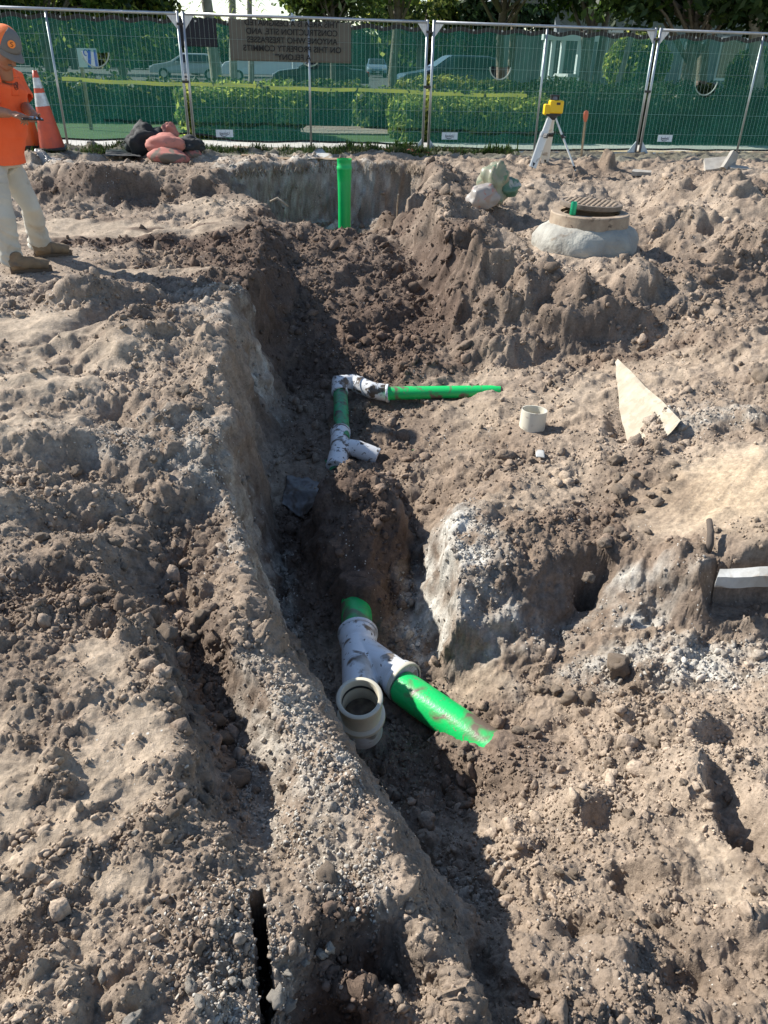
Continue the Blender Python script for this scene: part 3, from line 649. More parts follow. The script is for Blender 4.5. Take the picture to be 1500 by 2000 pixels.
cv_ = mb.build('cover', M_lid, mh, True); cv_.data.set_sharp_from_angle(angle=R(40)); cv_.location = (.03,.13,.395); cv_.rotation_euler = (R(1), R(2), .4)
mb = MB()
for i in range(-8, 9):
    for j in range(-8, 9):
        if math.hypot(i, j) < 8.1 and (i+j) % 2 == 0: mb.box((i*.033, j*.033, .024), (.026,.026,.012))
mb.build('stud', M_iron, cv_)['kind'] = 'stuff'
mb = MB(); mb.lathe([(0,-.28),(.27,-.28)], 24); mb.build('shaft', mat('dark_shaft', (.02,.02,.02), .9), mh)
# can standing on the frame
cp = mhp+Vector((-.22,-.23,.347)); cb = MB(); cb.lathe([(0,0),(.024,0),(.031,.008),(.031,.105),(.0265,.118),(.0255,.122),(0,.119)], 28)
can = cb.build('drink_can', mat('green_can', (.01,.30,.14), .3, .5, spots=[((.03,.5,.3), 30, .6, .05)]), None, True); can.location = cp; can.data.set_sharp_from_angle(angle=R(40))
tag(can, 'small green drink can standing on the manhole frame', 'can')
# ================================================================ THINGS ON THE SITE
# --- levelling laser on its tripod
lt = P(1080,330,.30); lt.y = min(lt.y, 12); 
LY = P(1085,332,.29).y
hd = WY(1079,226,LY-.0)
tp = empty('tripod', (hd.x, LY, .29)); tag(tp, 'white levelling tripod with black clamps standing on the spoil by the fence', 'tripod')
M_alu = mat('white_leg', (.70,.70,.66), .4, spots=[((.35,.3,.25), 9, .62, .1)]); M_blk = mat('black_plastic', (.02,.02,.022), .45)
H0 = hd.z-.29
def toL(p): return Vector(p)-Vector(tp.location)
feet = [toL(WY(1040,327,LY-.25)), toL(WY(1064,318,LY+.45)), toL(WY(1124,333,LY-.30))]
for k, ft in enumerate(feet):
    a_ = Vector((0,0,H0-.02))+Vector((ft.x, ft.y, 0)).normalized()*.05; d_ = ft-a_; mid_ = a_+d_*.36
    side = d_.cross(Vector((0,0,1))).normalized()
    wdt = (.115,.115,.035)[k]
    mb = MB(); q = d_.to_track_quat('Z', 'Y').to_matrix()
    mb.loft([a_, mid_], [(wdt*.36,.014),(wdt*.42,.014)], 8); lower = [mid_-d_*.06, ft]
    mb.loft(lower, [(wdt*.5,.013),(wdt*.46 if k < 2 else .012,.012)], 8)
    g_ = mb.build('leg', M_alu, tp)
    mb = MB(); mb.box(mid_, (wdt*1.05,.04,.05), q); mb.tube(mid_+Vector((0,-.02,0)), mid_+Vector((.03,-.05,0)), .01, 8); mb.build('clamp', M_blk, g_)
    mb = MB(); mb.loft([ft+(-d_).normalized()*.06, ft+d_.normalized()*.02], [.022,.006], 8); mb.build('foot', M_blk, g_)
mb = MB(); mb.lathe([(0,H0-.05),(.05,H0-.05),(.07,H0-.02),(.07,H0),(0,H0)], 20); mb.build('head', M_blk, tp)
M_yel = mat('yellow_plastic', (.80,.50,.01), .4, spots=[((.5,.33,.05), 12, .66, .1)])
ls = empty('laser_level', (hd.x, LY, hd.z)); tag(ls, 'yellow rotating laser level mounted on the white tripod', 'laser level')
mb = MB(); mb.box((.03,0,.11), (.19,.16,.16)); b_ = bevel(mb.build('housing', M_yel, ls), .02, 3)
mb = MB(); mb.box((-.085,0,.075), (.09,.14,.13)); bevel(mb.build('battery_case', M_yel, ls), .015, 2)
mb = MB(); mb.box((0,0,.015), (.20,.14,.03)); bevel(mb.build('base', M_blk, ls), .006, 2)
mb = MB(); mb.lathe([(.045,.19),(.055,.195),(.05,.235),(0,.235)], 20); mb.build('rotor_head', mat('smoked', (.12,.12,.14), .2), ls)
mb = MB(); mb.box((0,0,.245), (.12,.11,.018)); mb.box((.05,0,.215), (.008,.1,.05)); mb.box((-.05,0,.215), (.008,.1,.05)); bevel(mb.build('guard', M_blk, ls), .004)
mb = MB(); mb.box((.05,-.082,.15), (.05,.004,.03)); mb.build('keypad', M_blk, ls)

# --- wooden stake with orange flagging
sY = P(1135,308,.3).y; sb = WY(1135,310,sY); st_ = WY(1145,218,sY)
sk = empty('survey_stake', (sb.x, sY, .25)); tag(sk, 'thin wooden survey stake with faded orange flagging tied round its top', 'stake')
M_wood = mat('wood', (.30,.20,.12), .8, var=(.42,.30,.19), nscale=12, bump=.3, bscale=50)
mb = MB(); t_ = st_-Vector(sk.location); mb.loft([(0,0,-.05), t_], [(.018,.012)]*2, 4); mb.build('shaft', M_wood, sk)
mb = MB(); mb.loft([t_*.80, t_*.88, t_*.95, t_*1.0, t_*1.02], [(.02,.016),(.036,.022),(.040,.026),(.034,.022),(.01,.01)], 9); o = mb.build('flagging', mat('orange_tape', (.62,.16,.08), .6), sk)
ragged(o, .03, .012)

# --- traffic cones
M_cone = mat('cone_orange', (.66,.095,.035), .5, var=(.50,.07,.035), nscale=6, spots=[((.25,.08,.05), 10, .62, .15)])
M_cone2 = mat('cone_orange_bright', (.90,.16,.025), .5, var=(.75,.12,.02), nscale=5, trans=.15)
M_refl = mat('reflective_band', (.62,.64,.64), .3, .2, var=(.40,.40,.40), nscale=16)
def cone(px, py, y_, hpx, mt, label, lean):
    b_ = WY(px, py, y_); c_ = empty('traffic_cone', b_); tag(c_, label, 'traffic cone', 'traffic cones by the fence')
    h_ = hpx
    rr = lambda t: .172*(1-t)+.030*t
    mb = MB(); mb.lathe([(rr(k/10), .03+(h_-.03)*k/10) for k in range(11)]+[(.02,h_),(.018,h_-.05)], 32); o = mb.build('body', mt, c_, True)
    for a0, a1 in ((.55,.72),(.78,.91)) if True else ():
        mb = MB(); mb.lathe([(rr(a0)+.0015, .03+(h_-.03)*a0), (rr(a1)+.0015, .03+(h_-.03)*a1)], 32); o = mb.build('band', M_refl, c_, True)
        for v in o.data.vertices: v.co.z += .006*mnoise.noise(v.co*30)
    mb = MB(); mb.box((0,0,.018), (.38,.38,.036)); bevel(mb.build('base', M_blk, c_), .01)
    c_.rotation_euler = lean
    return c_
cone(103, 292, 12.0, .98, M_cone, 'tall weathered orange traffic cone with two silver bands near the fence', (R(2), R(-3), .3))
cone(58, 288, 12.15, .92, M_cone2, 'brighter orange traffic cone half hidden behind the worker', (R(0), R(1), .9))

# --- sandbags, fabric heaps
def bag(name, c, size, rot, mt, label, cat, group=None, seedv=0, amp=.10):
    mb = MB(); mb.ell((0,0,0), (1,1,1), None, 32, 20); me_ = mb.mesh(name)
    bm = bmesh.new(); bm.from_mesh(me_); bmesh.ops.remove_doubles(bm, verts=bm.verts, dist=1e-5); bm.to_mesh(me_); bm.free()
    for v in me_.vertices:
        p = v.co.copy(); k = 2.6
        q = Vector([math.copysign(abs(c_)**(2/k), c_) for c_ in p])
        q = Vector((q.x*size[0], q.y*size[1], p.z*size[2]*(1-.35*abs(p.x)**3)))
        f_ = 1-abs(mnoise.noise(Vector((p.x*2.2+seedv, p.y*5, p.z*3))))*2
        q += p.normalized()*(amp*size[2]*(mnoise.noise(p*1.8+Vector((seedv,0,0)))*1.2+f_*.35+.35*mnoise.noise(p*7)))
        q.z = max(q.z, -size[2]*.75)
        v.co = q
    me_.update()
    o = link(name, me_, mt, None, True); o.location = c; o.rotation_euler = rot
    return tag(o, label, cat, group)
M_bag = mat('sandbag', (.44,.15,.115), .8, var=(.52,.20,.15), nscale=3, spots=[((.16,.12,.09), 5, .60, .08)], bump=.35, bscale=80, bdist=.004)
M_bag2 = mat('sandbag_muddy', (.44,.15,.115), .8, var=(.38,.13,.10), nscale=3, spots=[((.15,.115,.085), 4, .47, .05)], bump=.35, bscale=80, bdist=.004)
M_fab = mat('black_fabric', (.012,.012,.013), .8, var=(.03,.03,.03), nscale=5, bump=.3, bscale=12, bdist=.03)
BY = 11.75
bag('sandbag', WY(323,283,BY), (.27,.19,.13), (0,R(-4),.1), M_bag, 'full pink-orange sandbag, middle of the heap at the fence joint', 'sandbag', 'sandbags at the fence joint', 1, .22)
bag('sandbag', WY(329,307,BY-.25), (.27,.20,.10), (0,R(6),-.15), M_bag2, 'pink-orange sandbag smeared with mud, lowest in front of the heap', 'sandbag', 'sandbags at the fence joint', 4, .2)
bag('sandbag', WY(331,260,BY+.5), (.10,.09,.13), (0,R(10),.4), M_bag, 'small tied sandbag neck sticking up behind the heap', 'sandbag', 'sandbags at the fence joint', 7, .25)
bag('sandbag', WY(376,304,BY+.1), (.14,.12,.08), (0,0,.3), M_bag2, 'corner of a buried sandbag right of the heap', 'sandbag', 'sandbags at the fence joint', 9, .2)
bag('fabric_heap', WY(287,283,BY+.25), (.25,.20,.22), (0,R(14),.2), M_fab, 'crumpled black fabric heap left of the sandbags', 'fabric', 'black fabric heaps', 12, .45)
bag('fabric_heap', WY(368,288,BY+.2), (.20,.18,.13), (0,R(-10),.1), M_fab, 'black fabric bundle right of the sandbags', 'fabric', 'black fabric heaps', 15, .4)
def cloth(name, corners, mt, label, cat, amp=.02, n=20, seedv=0, th=.004, freq=4):
    c0, c1, c2, c3 = [Vector(c) for c in corners]; vs = []; fs = []
    for j in range(n+1):
        for i in range(n+1):
            u_, v_ = i/n, j/n; p = (c0*(1-u_)+c1*u_)*(1-v_)+(c3*(1-u_)+c2*u_)*v_
            p += Vector((0,0,amp*(mnoise.noise(Vector((p.x*freq+seedv, p.y*freq, 0)))+.4*mnoise.noise(Vector((p.x*freq*3+seedv, p.y*freq*3, 2))))))
            p += Vector((.03*mnoise.noise(p*5+Vector((3,seedv,0))), .03*mnoise.noise(p*5+Vector((0,7,seedv))), 0))
            vs.append(p)
    fs = [(j*(n+1)+i, j*(n+1)+i+1, (j+1)*(n+1)+i+1, (j+1)*(n+1)+i) for j in range(n) for i in range(n)]
    o = link(name, bpy.data.meshes.new(name), None); o.data.from_pydata(vs, [], fs); o.data.materials.append(mt)
    o.data.polygons.foreach_set('use_smooth', [True]*len(fs))
    md = o.modifiers.new('thick', 'SOLIDIFY'); md.thickness = th
    return tag(o, label, cat)
cloth('fabric_sheet', [P(208,305,.38), P(275,306,.37), P(280,292,.37), P(205,292,.38)], M_fab, 'flat black fabric sheet lying left of the fabric heap', 'fabric', .03, seedv=3)
M_plast = mat('plastic_film', (.30,.29,.28), .3, var=(.16,.14,.12), nscale=14, bump=.6, bscale=30, bdist=.02)
o = cloth('plastic_sheet', [P(100,342,.2), P(140,340,.2), P(95,295,.42), P(66,300,.42)], M_plast, 'crinkled clear plastic sheet over the dirt pile behind the worker', 'plastic sheet', .0, 30, 5, .002, 8)
for v in o.data.vertices: v.co.z = gz(v.co.x, v.co.y)+.03+.03*mnoise.noise(v.co*9)
# --- plastic shopping bags
M_pb1 = mat('pale_green_bag', (.34,.37,.26), .4, var=(.40,.35,.26), nscale=8, spots=[((.12,.26,.16), 9, .58, .06)], trans=.35)
M_pb2 = mat('white_bag', (.46,.42,.38), .4, spots=[((.55,.25,.2), 8, .56, .05), ((.45,.33,.25), 6, .55, .1)], trans=.3)
b1_ = P(942,398,.18)
bag('shopping_bag', WY(942,388,b1_.y), (.17,.13,.14), (0,R(-18),.2), M_pb2, 'crumpled white and pink plastic shopping bag on the spoil, nearer of the two', 'plastic bag', 'plastic bags on the spoil', 21, .26)
b2_ = bag('shopping_bag', WY(965,362,b1_.y+.25), (.15,.13,.25), (0,R(8),.5), M_pb1, 'crumpled pale green plastic bag standing behind the white one', 'plastic bag', 'plastic bags on the spoil', 25, .26)
b3_ = bag('shopping_bag', WY(990,368,b1_.y+.3), (.14,.13,.11), (0,R(-5),.1), mat('green_bag', (.14,.26,.17), .35, spots=[((.5,.5,.45), 10, .55, .05)], trans=.3), 'flattened green plastic bag right of the pale green one', 'plastic bag', 'plastic bags on the spoil', 28, .26)
# --- rubble
M_conc = mat('concrete', (.40,.37,.32), .9, var=(.30,.27,.23), nscale=7, bump=.5, bscale=50, bdist=.006)
def slab(name, poly, th, loc, rot, mt, label, cat, group=None, rgh=.006):
    bm = bmesh.new(); vs = [bm.verts.new((p[0], p[1], th/2)) for p in poly]; f = bm.faces.new(vs)
    e = bmesh.ops.extrude_face_region(bm, geom=[f]); bmesh.ops.translate(bm, vec=(0,0,-th), verts=[v for v in e['geom'] if isinstance(v, bmesh.types.BMVert)])
    bmesh.ops.recalc_face_normals(bm, faces=bm.faces); bmesh.ops.triangulate(bm, faces=bm.faces)
    bmesh.ops.subdivide_edges(bm, edges=bm.edges, cuts=6, use_grid_fill=True)
    for v in bm.verts: v.co += Vector((mnoise.noise(v.co*12), mnoise.noise(v.co*12+Vector((9,0,0))), mnoise.noise(v.co*12+Vector((0,9,0)))))*rgh
    m_ = bpy.data.meshes.new(name); bm.to_mesh(m_); bm.free(); o = link(name, m_, mt); o.location = loc; o.rotation_euler = rot
    return tag(o, label, cat, group)
rY = P(1420,330,.36).y
slab('concrete_chunk', [(-.25,-.12),(.2,-.16),(.25,.1),(-.15,.14)], .05, WY(1402,320,rY), (R(25),R(-8),.2), M_conc, 'broken flat concrete chunk lying left of the upright one', 'rubble', 'concrete rubble by the fence')
slab('concrete_chunk', [(-.13,-.16),(.13,-.12),(.10,.19),(-.04,.16)], .05, WY(1425,317,rY-.05), (R(72),R(35),.5), M_conc, 'broken concrete chunk standing on edge on the spoil near the fence', 'rubble', 'concrete rubble by the fence')
slab('concrete_chunk', [(-.15,-.08),(.16,-.06),(.15,.07),(-.14,.08)], .07, WY(1441,331,rY-.1), (R(12),R(4),.1), M_conc, 'small pale concrete brick right of the upright chunk', 'rubble', 'concrete rubble by the fence')
slab('concrete_chunk', [(-.16,-.06),(.12,-.07),(.16,.05),(-.10,.08)], .06, WY(1252,338,P(1252,338,.3).y), (R(8),R(2),.1), M_conc, 'flat concrete piece half buried right of the clay spire', 'rubble', 'concrete rubble by the fence')
# --- boards and slabs on the right bank
M_pale = mat('pale_slab', (.34,.285,.21), .9, var=(.45,.40,.31), nscale=9, bump=.6, bscale=40, bdist=.006, spots=[((.36,.30,.22), 16, .55, .06)])
def panel(name, pts, th, mt, label, cat, back):
    pts = [Vector(p) for p in pts]; bk = Vector(back)*th; n = len(pts)
    bm = bmesh.new(); vs = [bm.verts.new(p) for p in pts]; f = bm.faces.new(vs); e = bmesh.ops.extrude_face_region(bm, geom=[f])
    bmesh.ops.translate(bm, vec=bk, verts=[v for v in e['geom'] if isinstance(v, bmesh.types.BMVert)])
    bmesh.ops.recalc_face_normals(bm, faces=bm.faces); bmesh.ops.triangulate(bm, faces=bm.faces); bmesh.ops.subdivide_edges(bm, edges=bm.edges, cuts=7, use_grid_fill=True)
    for v in bm.verts: v.co += Vector((mnoise.noise(v.co*14), mnoise.noise(v.co*14+Vector((9,0,0))), mnoise.noise(v.co*14+Vector((0,9,0)))))*.008
    m_ = bpy.data.meshes.new(name); bm.to_mesh(m_); bm.free(); o = link(name, m_, mt); return tag(o, label, cat)
panel('mortar_slab', [P(1201,706,-.30), P(1324,828,-.26), P(1290,868,-.36), P(1228,874,-.48), P(1210,800,-.43)], .045, M_pale, 'pale triangular mortar-crusted board standing out of the soil on the right bank', 'slab', (.5,.7,.3))
cs = empty('concrete_edge', P(1405,1140,-.36)); tag(cs, 'whitish concrete slab edge sticking out over a hollow at the right', 'concrete slab')
M_lime = mat('lime_concrete', (.46,.46,.44), .85, var=(.32,.31,.28), nscale=9, bump=.5, bscale=50, bdist=.006, spots=[((.24,.19,.14), 6, .50, .08)])
o = panel('slab_body', [P(1402,1128,-.335), P(1530,1126,-.30), P(1530,1104,-.30), P(1406,1112,-.33)], .055, M_lime, None, None, (0,.0,-1)); o.parent = cs; o.data.transform(Matrix.Translation(-cs.location))
# --- boards
pb0, pb1 = P(478,309,.36), P(665,311,.36)
mb = MB(); mb.loft([pb0, pb1], [(.045,.018)]*2, 4); o = mb.build('wooden_board', M_wood, None); tag(o, 'long thin wooden board lying along the grass edge behind the pit', 'board')
mb = MB(); mb.loft([P(472,303,.38), P(530,306,.37)], [(.03,.015)]*2, 4); o = mb.build('wooden_board', M_wood, None); tag(o, 'short wooden offcut at the left end of the long board', 'board')
# --- stick, pipe stub, roots
M_root = mat('root', (.30,.24,.17), .9, var=(.40,.34,.26), nscale=20)
s0, s1 = P(1387,1062,-.30), P(1385,1015,-.24)
mb = MB(); mb.loft([s0+Vector((0,0,-.05)), s0, s0.lerp(s1,.5)+Vector((.004,0,.003)), s1], [.016,.017,.015,.013], 10); o = mb.build('stick', mat('bark', (.09,.07,.055), .9, bump=.5), None, True); tag(o, 'short dark stick stuck upright in the scraped sand slope', 'stick')
def root(name, pts, r, label):
    mb = MB(); mb.loft(pts, [r]*(len(pts)-1)+[r*.5], 7); o = mb.build(name, M_root, None, True); return tag(o, label, 'root', 'roots poking from the pit edge')
k = P(545,400,.12)
root('root', [k+Vector((-.10,0,.03)), k+Vector((-.02,.02,.07)), k+Vector((.06,0,.02)), k+Vector((.10,.03,-.02))], .012, 'pale curling root at the left lip of the far pit')
k = P(770,400,.1); root('root', [P(778,380,.26), P(776,400,.1), P(774,440,-.15), P(776,470,-.3)], .008, 'thin vertical root on the right corner of the pit')
k = P(1418,170,0)
o = cloth('plastic_scrap', [P(1047,882,-.50), P(1066,884,-.49), P(1068,896,-.5), P(1050,896,-.51)], M_lime, 'small white scrap in the soil below the pipe ring', 'scrap', .02, 6, 1, .006)
o = cloth('plastic_scrap', [P(655,310,.37), P(600,312,.36), P(606,300,.37), P(625,292,.42)], M_lime, 'white crumpled scrap in the grass beside the board', 'scrap', .05, 8, 2, .004)
M_net = mat('red_netting', (.70,.12,.06), .5)
nb = P(800,300,.34)
mb = MB()
for i in range(26):
    a_ = nb+Vector((rng.uniform(-.35,.35), rng.uniform(-.08,.08), rng.uniform(0,.05))); b_ = a_+Vector((rng.uniform(-.12,.12), rng.uniform(-.05,.05), rng.uniform(-.02,.03)))
    mb.tube(a_, b_, .006, 5)
o = mb.build('safety_netting', M_net, None); o['kind'] = 'stuff'; tag(o, 'scrap of orange-red safety netting at the foot of the middle fence joint', 'netting')
# --- wet ground / puddle by the mound
M_wet = bpy.data.materials.new('wet_mud'); M_wet.use_nodes = True
bb = M_wet.node_tree.nodes['Principled BSDF']; bb.inputs['Base Color'].default_value = (.085,.072,.062,1); bb.inputs['Roughness'].default_value = .38
o = cloth('water_puddle', [P(548,968,-.82), P(640,985,-.80), P(668,915,-.8), P(560,915,-.82)], M_wet, None, None, .0, 40, 4, .002, 9); o['kind'] = 'structure'; o.name = 'puddle'
zs_ = sorted(gz(v.co.x, v.co.y) for v in o.data.vertices); lv = zs_[int(len(zs_)*.62)]
for v in o.data.vertices: v.co.z = min(lv, gz(v.co.x, v.co.y)+.02)
# ================================================================ LOOSE CLODS, GRIT AND SHELLS
def rock_mesh(name, sub, amp, squash, seedv):
    bm = bmesh.new(); bmesh.ops.create_icosphere(bm, subdivisions=sub, radius=1)
    for v in bm.verts:
        n_ = v.co.normalized()
        k = 1+amp*mnoise.noise(n_*1.3+Vector((seedv*7.1,0,0)))*1.5+amp*.8*mnoise.noise(n_*3.1+Vector((seedv*3.3,1,0)))+amp*.4*mnoise.noise(n_*7+Vector((seedv,4,0)))
        c = n_*k
        for j in range(3):   # a few broken flats
            d = Vector((math.sin(seedv*5+j*2.1), math.cos(seedv*3+j*1.7), math.sin(seedv+j*4.0))).normalized(); e = c.dot(d)-.84
            if e > 0: c -= d*e*.8
        v.co = Vector((c.x*squash[0], c.y*squash[1], c.z*squash[2]))
    m_ = bpy.data.meshes.new(name); bm.to_mesh(m_); bm.free()
    return m_
def grain_mat(name, attr='tone'):
    m = bpy.data.materials.new(name); m.use_nodes = True; n = m.node_tree.nodes; l = m.node_tree.links; b = n['Principled BSDF']
    b.inputs['Roughness'].default_value = .93; b.inputs['Specular IOR Level'].default_value = .15
    a = n.new('ShaderNodeAttribute'); a.attribute_type = 'INSTANCER'; a.attribute_name = attr
    geo = n.new('ShaderNodeNewGeometry'); t = n.new('ShaderNodeTexNoise'); t.inputs['Scale'].default_value = 90; t.inputs['Detail'].default_value = 6
    l.new(geo.outputs['Position'], t.inputs['Vector'])
    mr = n.new('ShaderNodeMapRange'); mr.inputs[1].default_value = .3; mr.inputs[2].default_value = .7; mr.inputs[3].default_value = .7; mr.inputs[4].default_value = 1.3
    l.new(t.outputs['Fac'], mr.inputs[0]); vm = n.new('ShaderNodeVectorMath'); vm.operation = 'SCALE'
    l.new(a.outputs['Color'], vm.inputs[0]); l.new(mr.outputs[0], vm.inputs['Scale']); l.new(vm.outputs[0], b.inputs['Base Color'])
    bp = n.new('ShaderNodeBump'); bp.inputs['Strength'].default_value = .8; bp.inputs['Distance'].default_value = .006
    l.new(t.outputs['Fac'], bp.inputs['Height']); l.new(bp.outputs[0], b.inputs['Normal'])
    return m
M_grain = grain_mat('loose_soil')
def make_src(cname, lst):
    c = bpy.data.collections.new(cname)
    for nm, me_ in lst:
        me_.materials.append(M_grain); me_.polygons.foreach_set('use_smooth', [True]*len(me_.polygons)); o = bpy.data.objects.new(nm, me_); c.objects.link(o)
    return c
src_clod = make_src('clod_shapes', [('clod_%s' % w_, rock_mesh('clod', 2, .36, (1, .85, .75), i+1)) for i, w_ in enumerate(('a','b','c','d','e','f'))])
src_shell = make_src('shell_shapes', [('shell_%s' % w_, rock_mesh('shell', 1, .35, (1, .75, .32), i+11)) for i, w_ in enumerate(('a','b','c'))])
def scatter(name, pts, scl, colr, coll, seedv):
    n_ = len(pts); me_ = bpy.data.meshes.new(name); me_.vertices.add(n_); me_.vertices.foreach_set('co', pts.astype(np.float32).ravel())
    r_ = np.random.default_rng(seedv)
    for an, typ, data in (('scl', 'FLOAT_VECTOR', scl), ('rot', 'FLOAT_VECTOR', r_.uniform(-math.pi, math.pi, (n_, 3))*np.array([.35 if 'shell' in name else 1, .35 if 'shell' in name else 1, 1])), ('tone', 'FLOAT_COLOR', np.concatenate([colr, np.ones((n_, 1))], 1))):
        at = me_.attributes.new(an, typ, 'POINT'); at.data.foreach_set('vector' if typ == 'FLOAT_VECTOR' else 'color', data.astype(np.float32).ravel())
    o = link(name, me_); o['kind'] = 'stuff'
    ng = bpy.data.node_groups.new(name, 'GeometryNodeTree'); ng.interface.new_socket('Geometry', in_out='INPUT', socket_type='NodeSocketGeometry'); ng.interface.new_socket('Geometry', in_out='OUTPUT', socket_type='NodeSocketGeometry')
    N = ng.nodes; Lk = ng.links; gi = N.new('NodeGroupInput'); go = N.new('NodeGroupOutput')
    ip = N.new('GeometryNodeInstanceOnPoints'); ci = N.new('GeometryNodeCollectionInfo'); ci.inputs['Collection'].default_value = coll; ci.inputs['Separate Children'].default_value = True; ci.inputs['Reset Children'].default_value = True
    ip.inputs['Pick Instance'].default_value = True
    s_ = N.new('GeometryNodeInputNamedAttribute'); s_.data_type = 'FLOAT_VECTOR'; s_.inputs[0].default_value = 'scl'
    r2 = N.new('GeometryNodeInputNamedAttribute'); r2.data_type = 'FLOAT_VECTOR'; r2.inputs[0].default_value = 'rot'
    Lk.new(gi.outputs[0], ip.inputs['Points']); Lk.new(ci.outputs[0], ip.inputs['Instance']); Lk.new(s_.outputs[0], ip.inputs['Scale']); Lk.new(r2.outputs[0], ip.inputs['Rotation']); Lk.new(ip.outputs[0], go.inputs[0])
    md = o.modifiers.new('scatter', 'NODES'); md.node_group = ng; col.objects.unlink(o); LATE.append(o)
    return o
# where: pick grid vertices by weight; the grid is finer near the camera, as the eye sees it
V2 = verts; cosn = up_
sel_area = np.abs(np.repeat(sg[None, :], NR, 0).ravel()) < .95
ok_y = (y > .45) & (y < 12.9)
def pick(n_, wgt, seedv):
    r_ = np.random.default_rng(seedv); p_ = wgt/wgt.sum(); return r_.choice(len(p_), n_, replace=True, p=p_), r_
bigm = np.clip(perlin(x*1.3, y*1.3, z0, 90)*2+.25, 0, 1)*.8+np.clip(perlin(x*5, y*5, z0, 91)*2+.1, 0, 1)*.5
pipe_keep = np.ones_like(x)
for (a, b, rd) in ((P(693,1150,-.93), P(706,1420,-.9), .12), (P(786,1342,-.905), P(960,1462,-.88), .10), (P(660,760,-.72), P(664,880,-.74), .09), (P(665,755,-.7), P(968,766,-.62), .085), (P(1044,802,-.4), P(1044,800,-.4), .11), (P(1142,484,0), P(1142,480,0), .55)):
    pipe_keep *= (polydist([a, b], x, y) > rd)
base_w = sel_area*ok_y*pipe_keep*np.clip(1-m_s*1.15, .012, 1)*(.25+.75*cosn)
def go_scatter(name, n_, wgt, smin, smax, power, coll, seedv, palette=None, sink=.3, flat=1, yscale=True):
    i_, r_ = pick(n_, wgt, seedv); u_ = r_.random(n_)
    s_ = smin+(smax-smin)*u_**power
    if yscale: s_ = s_*np.clip(.72+.13*y[i_], .8, 1.7)
    p_ = V2[i_].copy()+r_.uniform(-.004, .004, (n_, 3)); p_[:, 2] += s_*(.55-sink)*flat
    sc3 = np.stack([s_*r_.uniform(.75, 1.25, n_), s_*r_.uniform(.75, 1.25, n_), s_*r_.uniform(.65, 1.05, n_)], 1)
    c_ = C[i_]*(r_.uniform(.78, 1.3, n_))[:, None]
    if palette is not None:
        pk = r_.random(n_)[:, None]; pal = np.array(palette); c_ = pal[0]*(1-pk)+pal[1]*pk; c_ = c_*r_.uniform(.75, 1.15, n_)[:, None]
    return scatter(name, p_, sc3, np.clip(c_, .02, .8), coll, seedv+500)
go_scatter('soil_crumbs', 110000, base_w*(.14+bigm+.8*m_d), .0018, .0075, 2.4, src_clod, 101)
go_scatter('loose_clods', 11000, base_w*(bigm**2*(y < 12)+.9*m_d+.004), .006, .018, 3.0, src_clod, 102)
go_scatter('lumps_of_earth', 1200, base_w*(bigm**3+1.0*m_d+.03)*np.clip(y/2.5, .2, 1), .017, .044, 3.0, src_clod, 103, sink=.5)
shw = base_w*np.clip(m_p*(y < 6.5)*1.0+.015, 0, 1)
left_shell = spotmask([(430,890,-.1,.25,.22,1),(540,1400,-.08,.12,.3,1),(620,1560,-.08,.14,.2,1),(690,1700,-.1,.10,.14,1),(430,1820,0,.14,.13,.8),(500,1950,0,.10,.06,1),(260,850,-.02,.3,.2,.5),(1370,830,-.3,.3,.14,.8),(420,640,0,.2,.3,.5)], x, y, wob)
go_scatter('shell_grit', 3600, base_w*(left_shell+.012*(y < 7)), .0024, .0085, 2.3, src_shell, 104, palette=[(.56,.52,.45),(.34,.29,.235)], sink=.35, flat=.5)
go_scatter('pale_grit', 5000, shw*(m_p > .3)*(y < 7), .002, .009, 2.2, src_clod, 105, palette=[(.44,.41,.36),(.29,.25,.205)], sink=.35)
for nm_, lb_ in (('soil_crumbs', 'fine brown soil crumbs strewn over the whole excavation'), ('loose_clods', 'loose brown clods of soil lying all over the dug ground'), ('lumps_of_earth', 'larger dark lumps of earth on the backfill slope and spoil'), ('shell_grit', 'white broken shells scattered on the left bank of the trench'), ('pale_grit', 'pale grey grit on the limestone patches')):
    tag(bpy.data.objects[nm_], lb_, 'soil' if 'shell' not in nm_ else 'shells')
# clods and stones one can pick out singly
M_clod1 = mat('clod', (.27,.21,.155), .95, var=(.17,.13,.095), nscale=30, bump=.8, bscale=160, bdist=.006)
M_clod2 = mat('pale_stone', (.42,.385,.33), .95, var=(.30,.26,.21), nscale=30, bump=.8, bscale=160, bdist=.006)
cl_mesh = {1: [rock_mesh('soil_clod', 3, .45, (1, .8, .7), 30+i) for i in range(5)], 2: [rock_mesh('stone', 3, .4, (1, .8, .6), 40+i) for i in range(4)]}
for k_, mm in ((1, M_clod1), (2, M_clod2)):
    for me_ in cl_mesh[k_]: me_.materials.append(mm); me_.polygons.foreach_set('use_smooth', [True]*len(me_.polygons))
def clod(kind, px, py, size_px, zg, label, group=None, cat=None):
    p_ = P(px, py, zg)
    for _ in range(6): p_ = P(px, py, gz(p_.x, p_.y))
    dd = (p_-CAM).dot(fw); r_ = size_px/2*dd/FPX
    me_ = random.choice(cl_mesh[kind]); o = bpy.data.objects.new('soil_clod' if kind == 1 else 'stone', me_); col.objects.link(o)
    o.location = p_+Vector((0,0,r_*.30)); o.scale = (r_*random.uniform(.95,1.2), r_*random.uniform(.9,1.15), r_*random.uniform(.9,1.2)); o.rotation_euler = (random.uniform(-.6,.6), random.uniform(-.6,.6), random.uniform(0,6.28))
    tag(o, label, cat or ('clod' if kind == 1 else 'stone'), group)
G1, G2, G3, G4, G5 = ('rounded brown clods in the gully left of the trench', 'brown clods on the near right bank', 'whitish shell lumps by the crack at the bottom', 'clods on the middle right bank', 'clods on the left ground above the hollow')
